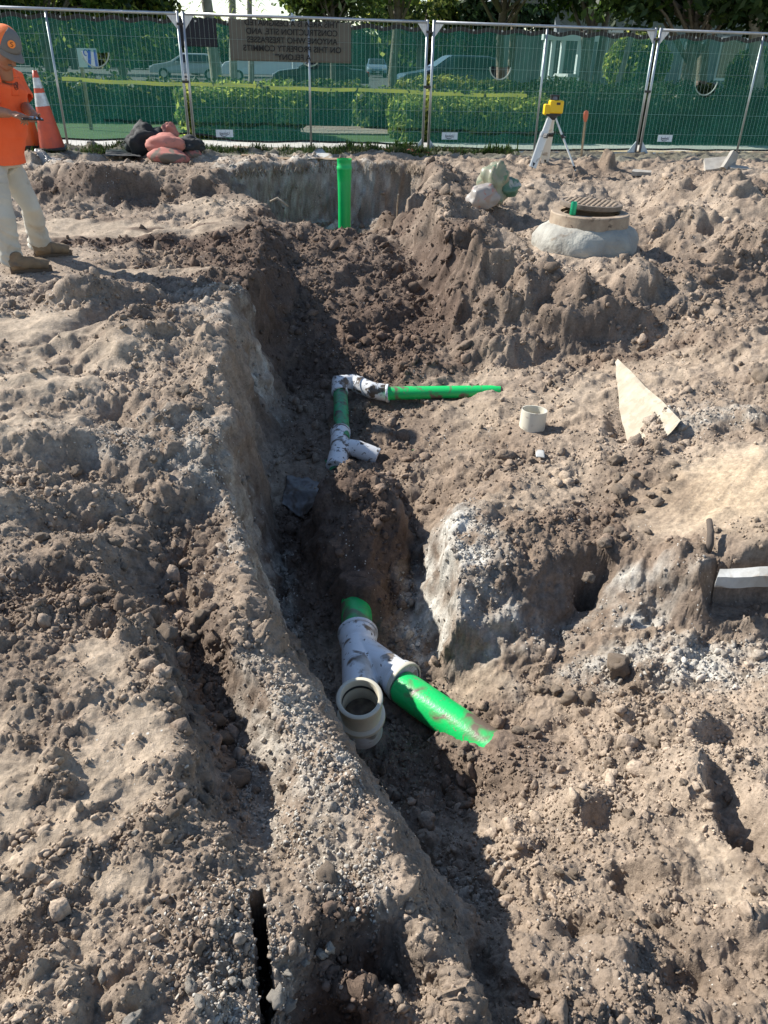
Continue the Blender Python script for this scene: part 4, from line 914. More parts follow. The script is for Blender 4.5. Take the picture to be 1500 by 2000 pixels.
T1, T2, T3, T4, T5 = ('brown soil clod among others in the narrow gully left of the trench', 'brown soil clod lying on the near right bank of the trench', 'whitish shelly lump near the dark crack at the bottom left', 'brown clod in the rubble patch beside the smooth tan slope', 'brown clod on the left ground above the dark hollow')
def LIST(kind, zg, what, where, grp, lst):
    """labels say how big a clod is and where in its patch it lies"""
    xs = sorted(q[0] for q in lst); yy = sorted(q[1] for q in lst); ss = sorted(q[2] for q in lst); n_ = len(lst)
    for (px, py, sz) in lst:
        si = ('small', 'middling', 'big')[min(2, ss.index(sz)*3//n_)]; vy = ('upper', 'upper middle', 'middle', 'lower middle', 'lower')[min(4, yy.index(py)*5//n_)]
        hx = ('left', 'centre', 'right')[min(2, xs.index(px)*3//n_)]
        clod(kind, px, py, sz, zg, '%s %s %s, %s %s' % (si, what, where, vy, hx), grp)
clod(1,432,1447,46,-.3,'rounded brown stone-like clod, largest in the middle of the narrow gully','%s' % G1)
clod(1,465,1530,58,-.25,'long grey upright clod at the lower end of the narrow gully',G1)
clod(1,415,1412,44,-.3,'tilted oblong clod just above the round one in the gully',G1)
clod(1,316,1338,22,-.0,'round grey clod on the left brow of the gully',G1)
LIST(1,-.25,'brown soil clod','in the narrow gully left of the trench',G1,[(350,1360,34),(378,1396,38),(395,1458,30),(352,1290,40),(325,1250,46),(340,1322,30),(372,1245,34),(395,1210,40),(420,1500,26),(450,1490,22),(440,1560,24),(500,1545,18),(515,1500,22),(405,1540,28),(355,1565,42),(335,1590,36),(398,1568,30),(455,1400,20),(470,1420,24),(550,1540,20),(385,1330,26),(300,1270,24)])
LIST(1,-.7,'brown soil clod','on the near right bank of the trench',G2,[(1112,1368,34),(1152,1370,30),(1060,1350,26),(1086,1352,28),(1118,1708,22),(1095,1706,18),(945,1730,30),(905,1475,20),(920,1480,18),(1228,1595,26),(1190,1500,18),(1280,1455,22),(1000,1628,22),(985,1605,18),(1040,1428,24),(1012,1430,20),(1280,1800,22),(1230,1800,34),(1335,1530,18),(1480,1745,24),(1420,1560,20),(1175,1820,26),(1060,1795,24),(1300,1870,18),(960,1800,26)])
clod(1,1208,1308,56,-.65,'big pale flat-topped clod casting a shadow below the white patch',G2)
for q_ in [(640,1715,46)]: clod(1,q_[0],q_[1],q_[2],-.1,'single tan clod on the ridge beside the crack head',None)
LIST(2,-.05,'whitish shelly lump','by the crack at the bottom left',G3,[(745,1928,24),(628,1865,26),(645,1855,22),(598,1880,20),(560,1900,22),(700,1785,14),(685,1797,16),(485,1925,26),(495,1858,20),(455,1918,22),(372,1930,32),(292,1780,18),(255,1995,34),(390,1955,24),(540,1950,36),(565,1965,30),(535,1990,34),(200,1910,20),(425,1800,16),(640,1545,14),(655,1535,14),(715,1665,14),(735,1680,12),(385,1975,20),(605,1500,12),(265,1627,12)])
LIST(1,-.42,'brown clod','in the rubble patch beside the smooth tan slope',G4,[(1318,912,22),(1310,938,24),(1207,938,22),(1200,905,30),(1210,965,34),(1270,970,18),(1285,985,22),(1248,1000,18),(1190,1040,24),(1220,1050,22),(1180,1065,26),(1300,960,16),(1265,1040,16),(1240,930,20),(1150,1130,24),(1400,1040,18)])
clod(1,1485,742,44,-.18,'oblong tan lump at the right edge above the pale gravel',None)
LIST(1,0,'brown clod','on the left ground above the dark hollow',G5,[(84,1053,30),(232,1020,24),(385,1092,18),(270,1075,28),(225,1062,24),(150,925,28),(100,960,20),(300,900,18),(360,770,30),(385,800,20),(310,820,18),(50,940,24),(400,845,16),(240,1110,24),(290,1090,22)])
# ================================================================ THE WORKER
gp = WY(30,500,6.6); pr = empty('person', (gp.x, 6.62, 0)); tag(pr, 'worker in orange T-shirt, trucker cap and pale trousers looking down at a phone', 'person')
def Q(px, py, y): return WY(px, py, y)-pr.location
yL, yR = P(97,500,0).y, P(50,530,0).y
M_skin = mat('skin', (.30,.135,.075), .5, var=(.36,.17,.10), nscale=9, bump=.12, bscale=120, bdist=.003)
M_hair = mat('grey_hair', (.13,.10,.085), .8, var=(.2,.17,.15), nscale=60)
M_shirt = mat('orange_shirt', (.95,.155,.05), .85, var=(.92,.13,.035), nscale=5, bump=.3, bscale=14, bdist=.02, trans=.10)
M_trou = mat('pale_trousers', (.56,.53,.45), .9, var=(.48,.45,.38), nscale=5, bump=.35, bscale=22, bdist=.015, spots=[((.33,.28,.21), 5, .64, .12)])
M_boot = mat('tan_boot', (.19,.125,.07), .75, var=(.25,.175,.10), nscale=14, bump=.4, bscale=60, bdist=.004, spots=[((.12,.09,.065), 8, .56, .1)])
M_sole = mat('boot_sole', (.13,.09,.06), .85)
# joints, seen where the photograph shows them
hipL, hipR = Q(16,322,6.80), Q(-20,325,6.52)
kneL, kneR = Q(60,405,6.80), Q(8,425,6.42)
ankL, ankR = Q(78,476,yL), Q(22,508,yR)
pel = (hipL+hipR)/2+Vector((0,0,.05)); chest = Q(2,190,6.62); neck = Q(5,138,6.58); head = Q(10,95,6.50)
shL, shR = Q(30,156,6.82), Q(-27,158,6.46)
elL, wrL = Q(47,207,6.72), Q(66,224,6.42)
elR, wrR = Q(-22,216,6.32), Q(22,222,6.26)
fdir = Vector((.88,-.47,0)); ldir = Vector((.47,.88,0)); UP = Vector((0,0,1))
fd = (fdir*.80-UP*.60).normalized(); hu = (UP*.80+fdir*.60).normalized()   # face direction and top of the tilted head
mb = MB()
def hp(f, l_, u_): return head+fd*f+ldir*l_+hu*u_
rot = Matrix((fd, ldir, hu)).transposed()
mb.ell(hp(-.012,0,.025), (.098,.078,.10), rot, 24, 16)      # skull
mb.ell(hp(.030,0,-.045), (.062,.062,.075), rot, 20, 12)     # face
mb.ell(hp(.050,0,-.095), (.040,.045,.032), rot, 16, 10)     # jaw and chin
mb.loft([hp(.078,0,.012), hp(.098,0,-.018), hp(.115,0,-.040), hp(.092,0,-.052)], [(.010,.010),(.013,.012),(.018,.014),(.012,.008)], 10)   # nose
mb.loft([hp(.082,-.045,.022), hp(.092,0,.024), hp(.082,.045,.022)], [.010,.012,.010], 8)      # brow
for s_ in (-1, 1): mb.ell(hp(.060,s_*.036,-.030), (.024,.018,.018), rot, 12, 8)                       # cheeks
mb.loft([hp(.088,-.022,-.072), hp(.098,0,-.070), hp(.088,.022,-.072)], [.007,.009,.007], 8)   # lips
mb.loft([hp(.086,-.020,-.083), hp(.094,0,-.084), hp(.086,.020,-.083)], [.006,.009,.006], 8)
for s_ in (-1, 1):
    mb.loft([hp(-.01,s_*.078,.010), hp(-.018,s_*.088,.0), hp(-.012,s_*.086,-.030), hp(.0,s_*.076,-.042)], [.010,.014,.012,.006], 8)
mb.loft([head-hu*.03-fd*.03, neck+(head-neck)*.25, neck-UP*.05], [.058,.060,.068], 16)
mb.loft([pel, (pel+chest)/2, chest, neck-UP*.06], [(.15,.11),(.15,.115),(.17,.12),(.09,.08)], 20, upv=fdir)
for a_, b_, c_ in ((shL, elL, wrL), (shR, elR, wrR)):
    mb.loft([chest.lerp(a_,.5)+UP*.05, a_, a_.lerp(b_,.4), b_, b_.lerp(c_,.3), c_.lerp(b_,.08)], [.07,.058,.052,.041,.043,.029], 16)
for a_, b_, c_ in ((hipL, kneL, ankL), (hipR, kneR, ankR)):
    mb.loft([pel.lerp(a_,.6), a_, b_, b_.lerp(c_,.35), c_, c_-UP*.05], [.09,.085,.055,.055,.038,.04], 14)
# hands: palm, four unequal fingers with two bends, and a thumb from the side of the palm
def hand(wr, pdir, palm_n, side, curl, lens=(.072,.080,.074,.058), point=False, spread=.5):
    """pdir: along the palm; palm_n: the way the palm faces; side: towards the thumb"""
    pdir = pdir.normalized(); side = (side-pdir*side.dot(pdir)).normalized(); palm_n = (palm_n-pdir*palm_n.dot(pdir)-side*palm_n.dot(side)).normalized()
    k0 = wr+pdir*.085
    mb.loft([wr-pdir*.02, wr+pdir*.015, wr+pdir*.05, k0], [(.024,.018),(.032,.016),(.040,.015),(.038,.012)], 14, upv=palm_n)
    for i in range(4):
        r_ = (.0088,.0090,.0086,.0076)[i]; st = k0+side*(.030-.020*i)-pdir*(.010+.004*abs(i-1)); L_ = lens[i]; cu = curl[i]
        d1 = (pdir*math.cos(cu*.5)+palm_n*math.sin(cu*.5)+side*(.06-.05*i)*spread).normalized(); d2 = (pdir*math.cos(cu*1.3)+palm_n*math.sin(cu*1.3)).normalized(); d3 = (pdir*math.cos(cu*1.9)+palm_n*math.sin(cu*1.9)).normalized()
        p1 = st+d1*L_*.45; p2 = p1+d2*L_*.33; p3 = p2+d3*L_*.24
        mb.loft([st-d1*.02, p1, p2, p3], [r_*1.08, r_, r_*.94, r_*.72], 10)
        mb.ell(p1, (r_*1.06,)*3, None, 8, 6)
    th = wr+pdir*.025+side*.028; td = (pdir*.62+side*.66+palm_n*.42).normalized(); t2 = (pdir*.85+side*.15+palm_n*.5).normalized()
    mb.loft([th-td*.015, th+td*.035, th+td*.035+t2*.026, th+td*.035+t2*.048], [.014,.0115,.0105,.008], 10)
ph0, ph1 = Q(38,234,6.24), Q(86,236,6.36)       # the phone lies flat across the left hand
phc = ph0.lerp(ph1,.55)
hand(wrL, (phc-wrL)+Vector((0,-.02,-.035)), UP*1+fdir*.1, ldir*-.1+Vector((.8,.3,.2)), (.75,.7,.7,.75))
hand(wrR, Vector((.95,-.05,-.22)), Vector((0,.1,-1)), Vector((.1,.9,.3)), (.25,1.1,1.25,1.3))
body = fuse(mb, 'body', M_skin, pr, .0062, 5)
# eyes, moustache and hair
mb = MB()
for s_ in (-1, 1): mb.ell(hp(.076,s_*.031,.002), (.012,.013,.010), rot, 12, 8)
mb.build('eyes', mat('eye', (.5,.46,.42), .2), pr, True)['kind'] = 'stuff'
mb = MB(); mb.ell(hp(-.035,0,.005), (.082,.083,.070), rot, 20, 12); mb.loft([hp(-.01,-.078,.0), hp(.012,-.070,-.03)], [.014,.008], 8); mb.loft([hp(-.01,.078,.0), hp(.012,.070,-.03)], [.014,.008], 8)
fuse(mb, 'hair', M_hair, pr, .006, 2, lambda c: .003*mnoise.noise(c*90))
mb = MB(); mb.loft([hp(.088,-.028,-.062), hp(.102,0,-.057), hp(.088,.028,-.062)], [.006,.009,.006], 8); mb.build('moustache', M_hair, pr, True)
# cap: orange mesh behind, grey front with a round patch, curved grey peak
capm = rot
def capdome(f0, f1, name, mt, par, th0=0):
    vs = []; fs = []; na, nb_ = 24, 12
    for i in range(nb_+1):
        th = (math.pi*.54)*i/nb_
        for j in range(na+1):
            ph = f0+(f1-f0)*j/na
            r_ = Vector((.116*math.sin(th)*math.cos(ph), .092*math.sin(th)*math.sin(ph), .112*math.cos(th)))
            if math.cos(ph) > 0: r_.x *= 1.04; r_.z += .012*math.sin(th)*math.cos(ph)
            vs.append(rot @ r_+hp(-.012,0,.038)); 
    fs = [(i*(na+1)+j, (i+1)*(na+1)+j, (i+1)*(na+1)+j+1, i*(na+1)+j+1) for i in range(nb_) for j in range(na)]
    m_ = MB(); m_.add(vs, fs); o = m_.build(name, mt, par, True); md = o.modifiers.new('t', 'SOLIDIFY'); md.thickness = .004; md.offset = 1
    return o
M_grey = mat('cap_grey', (.165,.16,.155), .9, bump=.3, bscale=200, bdist=.002)
M_mesh = mat('cap_orange', (.92,.20,.05), .8, bump=.5, bscale=260, bdist=.003)
cap = capdome(-1.15, 1.15, 'cap', M_grey, pr)
capdome(1.15, 2*math.pi-1.15, 'mesh_back', M_mesh, cap)
vs = []; n1, n2 = 16, 6
for i in range(n2+1):
    for j in range(n1+1):
        a_ = -1.12+2.24*j/n1; t_ = i/n2; rr_ = .108+.078*t_*math.cos(a_*.8)
        vs.append(hp(-.012+rr_*math.cos(a_)*1.02, .098*math.sin(a_)*(1-.08*t_), .036-.020*t_-.020*t_*(math.sin(a_)**2)*1.2))
m_ = MB(); m_.add(vs, [(i*(n1+1)+j, i*(n1+1)+j+1, (i+1)*(n1+1)+j+1, (i+1)*(n1+1)+j) for i in range(n2) for j in range(n1)])
o = m_.build('peak', M_grey, cap, True); md = o.modifiers.new('t', 'SOLIDIFY'); md.thickness = .004
pn = rot @ Vector((math.cos(-.50)*.8, math.sin(-.50), .42)).normalized(); pc = hp(-.012,0,.038)+rot @ Vector((.1207*math.cos(-.50)*.93, .092*math.sin(-.50)*.95, .062))
qn = pn.to_track_quat('Z', 'Y').to_matrix()
def mounted(prof, nm, mt, par, c_, q_, seg=24):
    m_ = MB(); m_.lathe(prof, seg, c_, q_); return m_.build(nm, mt, par, False)
mounted([(0,.0115),(.024,.0095),(.026,.006),(.026,0)], 'patch', mat('patch_orange', (.95,.27,.04), .7), cap, pc, qn)
m_ = MB(); m_.loft([pc+qn @ Vector(p) for p in ((.009,.012,.0125),(-.002,.014,.0125),(-.008,.006,.0125),(.002,0,.0125),(.008,-.007,.0125),(0,-.014,.0125),(-.009,-.011,.0125))], .0022, 6); m_.build('patch_letter', M_blk, cap)
m_ = MB(); m_.ell(hp(-.012,0,.152), (.007,.007,.005), rot, 10, 6); m_.build('button', M_grey, cap)
# phone
ax = (ph1-ph0).normalized(); nrm_ = (Vector((0,-.25,1))-ax*Vector((0,-.25,1)).dot(ax)).normalized(); by = nrm_.cross(ax)
rp = Matrix((ax, by, nrm_)).transposed()
phn = MB(); phn.box((0,0,0), (.155,.075,.011)); o = phn.build('phone', M_blk, None); o.matrix_world = Matrix.Translation(pr.location+phc+UP*.012+ax*-.01) @ rp.to_4x4(); bevel(o, .004, 3)
tag(o, 'dark mobile phone held flat in the hands of the worker', 'phone')
m_ = MB(); m_.box((0,0,.0062), (.146,.067,.0012)); scn = m_.build('screen', mat('glass_dark', (.02,.022,.025), .08), o)
# shirt
mb = MB(); hem = Q(2,318,6.64)
side_t = ldir
def tl(c, a, b_): return (c, (a, b_))
secs = [(hem+Vector((-.01,0,.0)), (.212,.158)), (hem+Vector((-.005,0,.10)), (.205,.155)), (chest.lerp(hem,.5), (.198,.150)), (chest+UP*.0, (.196,.140)), (chest.lerp(neck,.45), (.190,.128)), ((shL+shR)/2+UP*.028, (.150,.100)), (neck-UP*.012, (.085,.080))]
mb.loft([s_[0] for s_ in secs], [s_[1] for s_ in secs], 28, upv=fdir)
for a_, b_ in ((shL, elL), (shR, elR)):
    e_ = a_.lerp(b_, .72); mb.loft([a_+(chest-a_)*.35+UP*.04, a_, a_.lerp(e_,.5), e_], [.085,.078,.080,.084], 18)
def folds(c):
    k = (c.z)*9; return .008*mnoise.noise(Vector((c.x*7, c.y*7, c.z*5)))+.013*(1-abs(mnoise.noise(Vector((c.x*5+c.z*3, c.y*5, c.z*7+4))))*2.4)*.6+.003*mnoise.noise(c*22)
shirt = fuse(mb, 'shirt', M_shirt, pr, .008, 3, folds)
# trim the underside of the hem and the cuffs so that they are open cloth edges
bm = bmesh.new(); bm.from_mesh(shirt.data)
dl = [f for f in bm.faces if f.normal.z < -.72 and f.calc_center_median().z < hem.z+.03]
for a_, b_ in ((shL, elL), (shR, elR)):
    d_ = (b_-a_).normalized(); e_ = a_.lerp(b_, .72); dl += [f for f in bm.faces if f.normal.dot(d_) > .8 and (f.calc_center_median()-e_).length < .10]
bmesh.ops.delete(bm, geom=list(set(dl)), context='FACES'); bm.to_mesh(shirt.data); bm.free()
# pocket with its round print
pkc = Q(30,166,6.60); fr2 = (fdir*.8-ldir*.25+UP*.12).normalized()
from mathutils.bvhtree import BVHTree as BT
def patch_on(name, poly_px, mt, par, lift=.003, n=8):
    (ax0, ay0), (ax1, ay1) = poly_px; bt = BT.FromPolygons([v.co for v in shirt.data.vertices], [p.vertices[:] for p in shirt.data.polygons]); vs = []; okk = True
    for j in range(n+1):
        for i in range(n+1):
            h_ = bt.ray_cast(CAM-pr.location, ray(ax0+(ax1-ax0)*i/n+ (ay0-ay0), ay0+(ay1-ay0)*j/n).normalized())
            if h_[0] is None: return None
            vs.append(h_[0]+h_[1]*lift)
    m_ = MB(); m_.add(vs, [(j*(n+1)+i, (j+1)*(n+1)+i, (j+1)*(n+1)+i+1, j*(n+1)+i+1) for j in range(n) for i in range(n)]); o = m_.build(name, mt, par, True)
    md = o.modifiers.new('t', 'SOLIDIFY'); md.thickness = .003; return o
pk = patch_on('pocket', ((23,151),(37,187)), M_shirt, shirt)
bt = BT.FromPolygons([v.co for v in shirt.data.vertices], [p.vertices[:] for p in shirt.data.polygons])
m_ = MB(); cpts = []
for rr_, ang in ((4.2,None),):
    for k_ in range(17):
        a_ = k_/16*2*math.pi; h_ = bt.ray_cast(CAM-pr.location, ray(31+3.6*math.cos(a_), 168+7*math.sin(a_)).normalized())
        if h_[0] is not None: cpts.append(h_[0]+h_[1]*.007)
if len(cpts) > 3: m_.loft(cpts, .003, 6)
spts = []
for (u_, v_) in ((1.6,-4),(-1,-4.4),(-1.8,-2),(.4,0),(1.8,2),(.4,4.4),(-1.8,3.6)):
    h_ = bt.ray_cast(CAM-pr.location, ray(31+u_, 168+v_).normalized())
    if h_[0] is not None: spts.append(h_[0]+h_[1]*.007)
if len(spts) > 3: m_.loft(spts, .003, 6)
if m_.v: m_.build('round_print', mat('print_brown', (.30,.06,.02), .8), shirt)['kind'] = 'stuff'
# trousers
mb = MB()
mb.loft([pel+UP*.12, pel+UP*.02, pel-UP*.06], [(.170,.125),(.180,.135),(.175,.130)], 24, upv=fdir)
for a_, b_, c_, sx in ((hipL, kneL, ankL, 1), (hipR, kneR, ankR, -1)):
    mb.loft([pel.lerp(a_,.55)-UP*.01, a_-UP*.03, a_.lerp(b_,.5), b_, b_.lerp(c_,.5), c_-UP*.0, c_-UP*.035+(fdir*-.01)], [.105,.108,.096,.080,.077,.084,.088], 20)
def tfold(c):
    lo = max(0, min(1, (.42-c.z)/.3)); return .0055*mnoise.noise(Vector((c.x*6, c.y*6, c.z*4)))+(.006+.012*lo)*(1-abs(mnoise.noise(Vector((c.x*4, c.y*4, c.z*13+c.x*7))))*2.3)+.002*mnoise.noise(c*26)
fuse(mb, 'trousers', M_trou, pr, .008, 3, tfold)
# boots
for (hx, tx, ynear, ank) in (((68,503), (124,499), yL, ankL), ((22,533), (80,529), yR, ankR)):
    hl = P(hx[0], hx[1]-6, .03)-pr.location; to = P(tx[0], tx[1]-6, .03)-pr.location; hl.z = to.z = 0.0
    d_ = (to-hl).normalized(); sdv = Vector((-d_.y, d_.x, 0)); Lb = .31; to = hl+d_*Lb
    mb = MB()
    mb.loft([hl+UP*.06, hl+d_*.06+UP*.075, hl+d_*.16+UP*.075, hl+d_*.24+UP*.062, hl+d_*.29+UP*.05], [(.034,.048),(.040,.058),(.043,.052),(.046,.046),(.032,.036)], 18, upv=UP)
    mb.loft([hl+d_*.05+UP*.06, hl+d_*.055+UP*.13, ank+d_*.01+UP*.02], [.052,.050,.054], 18)
    bt_ = fuse(mb, 'boot', M_boot, pr, .006, 4, lambda c: .002*mnoise.noise(c*30))
    mb = MB(); mb.loft([hl-d_*.008+UP*.022, hl+d_*.06+UP*.022, hl+d_*.16+UP*.02, hl+d_*.25+UP*.02, hl+d_*.312+UP*.024], [(.018,.034),(.018,.038),(.017,.040),(.017,.042),(.012,.026)], 18, upv=UP)
    fuse(mb, 'sole', M_sole, bt_, .006, 2)
    mb = MB()
    for k_ in range(4):
        c_ = hl+d_*(.125+.026*k_)+UP*(.128-.010*k_); mb.loft([c_-sdv*.026, c_+UP*.006, c_+sdv*.026], .003, 6)
    mb.build('laces', M_hair, bt_)['kind'] = 'stuff'
# ================================================================ FENCE
FO = Vector((.52, 13.9, .30)); FA = math.atan2(.67, 3.70)
fu = Vector((math.cos(FA), math.sin(FA), 0)); fv = Vector((-math.sin(FA), math.cos(FA), 0))
def B(u_, v_, z_=0): return Vector((FO.x+fu.x*u_+fv.x*v_, FO.y+fu.y*u_+fv.y*v_, z_))
PW, PH = 3.70, 1.80
M_galv = mat('galvanised', (.50,.51,.52), .42, .75, var=(.40,.41,.42), nscale=9)
M_wire = mat('fence_wire', (.34,.42,.39), .5, .4)
M_gus = mat('white_gusset', (.72,.73,.73), .5, var=(.55,.56,.56), nscale=12)
def fence_panel():
    t = empty('site_fence', (0,0,0))
    for xx in (.03, PW-.03):
        mb = MB(); mb.tube((xx,0,-.03), (xx,0,PH+.03), .021, 14); mb.build('post', M_galv, t, True)
    mb = MB(); mb.tube((PW/2,0,.03), (PW/2,0,PH-.03), .018, 12); mb.build('mid_post', M_galv, t, True)
    for zz, nm in ((PH, 'top_rail'), (.0, 'bottom_rail')):
        mb = MB(); mb.tube((.05,0,zz), (PW-.05,0,zz), .021, 14); mb.build(nm, M_galv, t, True)
    for (xx, sx) in ((.05,1),(PW-.05,-1)):
        for (zz, sz) in ((.02,1),(PH-.02,-1)):
            mb = MB(); mb.add([(xx,-.008,zz),(xx+sx*.13,-.008,zz),(xx,-.008,zz+sz*.17),(xx,.008,zz),(xx+sx*.13,.008,zz),(xx,.008,zz+sz*.17)], [(0,1,2),(5,4,3),(0,3,4,1),(1,4,5,2),(2,5,3,0)]); mb.build('gusset', M_gus, t)
    mb = MB(); n_ = 54
    for i in range(1, n_):
        xx = .05+(PW-.1)*i/n_; jx = random.uniform(-.004,.004); mb.loft([(xx+jx,-.012,.0), (xx-jx,-.012,PH)], .0014, 4)
    for k in range(1, 6): zz = PH*k/6; mb.loft([(.05,-.016,zz), (PW-.05,-.016,zz)], .0015, 4)
    mb.build('wire_mesh', M_wire, t)['kind'] = 'stuff'
    mb = MB(); mb.box((PW+.0,-.0,PH*.52), (.10,.055,.035)); mb.box((PW+.0,0,PH*.93), (.09,.05,.03)); mb.build('coupling', M_blk, t)['kind'] = 'stuff'
    return t
M_scr = bpy.data.materials.new('green_mesh_cloth'); M_scr.use_nodes = True
n = M_scr.node_tree.nodes; l = M_scr.node_tree.links; b = n['Principled BSDF']; b.inputs['Base Color'].default_value = (.012,.06,.05,1); b.inputs['Roughness'].default_value = .55
tcx = n.new('ShaderNodeTexCoord'); nz_ = n.new('ShaderNodeTexNoise'); nz_.inputs['Scale'].default_value = 1.3; nz_.inputs['Detail'].default_value = 5; l.new(tcx.outputs['Object'], nz_.inputs['Vector'])
tr = n.new('ShaderNodeBsdfTranslucent'); tr.inputs[0].default_value = (.012,.105,.085,1)
m1 = n.new('ShaderNodeMixShader'); m1.inputs[0].default_value = .6; l.new(b.outputs[0], m1.inputs[1]); l.new(tr.outputs[0], m1.inputs[2])
tp_ = n.new('ShaderNodeBsdfTransparent'); tp_.inputs[0].default_value = (.80,.93,.88,1); m2 = n.new('ShaderNodeMixShader')
mr_ = n.new('ShaderNodeMapRange'); mr_.inputs[1].default_value = .3; mr_.inputs[2].default_value = .7; mr_.inputs[3].default_value = .30; mr_.inputs[4].default_value = .42; l.new(nz_.outputs['Fac'], mr_.inputs[0])
l.new(mr_.outputs[0], m2.inputs[0]); l.new(tp_.outputs[0], m2.inputs[1]); l.new(m1.outputs[0], m2.inputs[2]); l.new(m2.outputs[0], n['Material Output'].inputs[0])
M_hem = mat('black_hem', (.012,.013,.013), .6)
def screen(lenx, vents, sagv, seedv, label, bot=.06, lift=None):
    """wind screen tied to the panel's far side; vents: list of (x, z, r) half-moon cuts"""
    t = empty('privacy_screen', (0,0,0)); nx_, nz2 = int(lenx/.03), 58; zt = PH-.06
    def pos(i, j):
        xx = .02+(lenx-.04)*i/nx_; f_ = j/nz2; zb = bot+sagv*math.sin(math.pi*xx/lenx)**2*(-1)+.02*mnoise.noise(Vector((xx*2, seedv, 0)))
        if lift: zb += lift(xx)
        zt_ = zt+.018*math.cos(xx*2*math.pi/.46)
        zz = zb+(zt_-zb)*f_
        yy = .03+.035*mnoise.noise(Vector((xx*1.3+seedv, zz*1.5, 0)))*math.sin(math.pi*f_)+.018*mnoise.noise(Vector((xx*5+seedv, zz*2.0, 4)))
        return Vector((xx, yy, zz))
    vs = [pos(i, j) for j in range(nz2+1) for i in range(nx_+1)]; fs = []; hs = []
    for j in range(nz2):
        for i in range(nx_):
            c_ = (vs[j*(nx_+1)+i]+vs[(j+1)*(nx_+1)+i+1])/2; q_ = (j*(nx_+1)+i, j*(nx_+1)+i+1, (j+1)*(nx_+1)+i+1, (j+1)*(nx_+1)+i)
            if any(c_.z < vz and math.hypot(c_.x-vx, (c_.z-vz)*.95) < vr for vx, vz, vr in vents): continue
            (hs if (j < 1 or j >= nz2-2) else fs).append(q_)
    me_ = bpy.data.meshes.new('cloth'); me_.from_pydata(vs, [], fs+hs); me_.materials.append(M_scr); me_.materials.append(M_hem)
    me_.polygons.foreach_set('material_index', [0]*len(fs)+[1]*len(hs)); me_.polygons.foreach_set('use_smooth', [True]*(len(fs)+len(hs))); link('mesh_cloth', me_, None, t)
    for vx, vz, vr in vents:
        mb = MB(); pts = [Vector((vx+vr*math.cos(a_), .03, vz-abs(vr*math.sin(a_)))) for a_ in [math.pi*k/16 for k in range(17)]]
        mb.loft(pts, .010, 5); mb.build('vent_hem', mat('vent_hem', (.35,.42,.36), .6) if 'vent_hem' not in bpy.data.materials else bpy.data.materials['vent_hem'], t)
    mb = MB()
    for k in range(int(lenx/.46)): mb.lathe([(.004,0),(.014,0),(.014,.004)], 8, (.2+k*.46, -.004, zt-.025), Matrix.Rotation(R(90), 3, 'X'))
    g_ = mb.build('grommets', M_galv, t); g_['kind'] = 'stuff'
    tag(t, label, 'screen', 'green screens on the fence')
    return t
def text_mesh(lines, size, name, mt, par, mirror=True, gap=1.3, bold=.0, align='CENTER'):
    cu = bpy.data.curves.new(name, 'FONT'); cu.body = lines; cu.size = size; cu.align_x = align; cu.space_line = gap; cu.offset = bold; cu.extrude = .0015
    o = bpy.data.objects.new(name, cu)
    me_ = evaluated_mesh(o); bpy.data.objects.remove(o)
    for v in me_.vertices: v.co = Vector((-v.co.x if mirror else v.co.x, -v.co.z, v.co.y))
    if mirror: me_.flip_normals()
    me_.materials.clear(); ob = link(name, me_, mt, par); return ob
M_lab = mat('label_white', (.86,.88,.9), .5, var=(.80,.83,.86), nscale=10); M_ink = mat('ink_navy', (.015,.03,.08), .6)
def us(p):  # position along the fence in its own frame
    d = p-FO; return d.x*fu.x+d.y*fu.y
starts = [-2*PW-.04, -PW-.02, 0.02, PW+.04]
FP = fence_panel()
labs = ['leftmost fence panel of steel tube and wire, behind the worker and the cones', 'fence panel behind the sandbags and the mirrored warning banner', 'fence panel of steel tube and wire behind the yellow laser level', 'rightmost fence panel of steel tube and wire behind the concrete rubble']
scl_ = ['green screen behind the worker with a half-moon tear showing blue and white', 'green screen under the dark banners left of the middle joint', 'green screen behind the laser level with one half-moon vent', 'darkest green screen at the right end with a pale-edged vent']
vts = [[(2.44,1.29,.19)], [(1.87,1.33,.15)], [(1.15,1.23,.17)], [(1.02,1.10,.20)]]
lbx = [None, .50, .38, .45]
for i, st in enumerate(starts):
    p_ = FP if i == 0 else copy_tree(FP); p_.location = B(st, 0, FO.z); p_.rotation_euler = (0,0,FA); tag(p_, labs[i], 'fence', 'fence panels in a row')
    s_ = screen(PW, vts[i], (.0,-.02,.03,0)[i], i*11.0, scl_[i], (.09,.10,.05,.05)[i], (lambda xx: .10*math.exp(-((xx-PW)/.6)**2)+.03) if i == 0 else ((lambda xx: .12*math.exp(-(xx/.5)**2)) if i == 1 else None))
    s_.location = B(st, 0, FO.z); s_.rotation_euler = (0,0,FA)
    if lbx[i]:
        lb = empty('sticker', B(st+lbx[i], -.002, FO.z+.24)); lb.rotation_euler = (0,0,FA)
        tag(lb, ['', 'small white mirrored label right of the sandbags on the green screen', 'small white mirrored label just right of the middle fence joint', 'small white mirrored label at the foot of the rightmost screen'][i], 'label', 'white rental labels on the screens')
        mb = MB(); mb.box((0,.004,0), (.265,.004,.105)); mb.build('card', M_lab, lb)
        tx = text_mesh('United', .055, 'lettering', M_ink, lb); tx.location = (.0,-.001,-.018); tx['kind'] = 'stuff'
        mb = MB(); mb.loft([Vector((-.01+.055*math.cos(a_), -.002, -.012+.028*math.sin(a_))) for a_ in [math.pi*(1.05+.9*k/10) for k in range(11)]], [.001,.003,.004,.005,.005,.005,.005,.004,.003,.002,.001], 5); mb.build('swoosh', M_ink, lb)
        for v in tx.data.vertices: pass
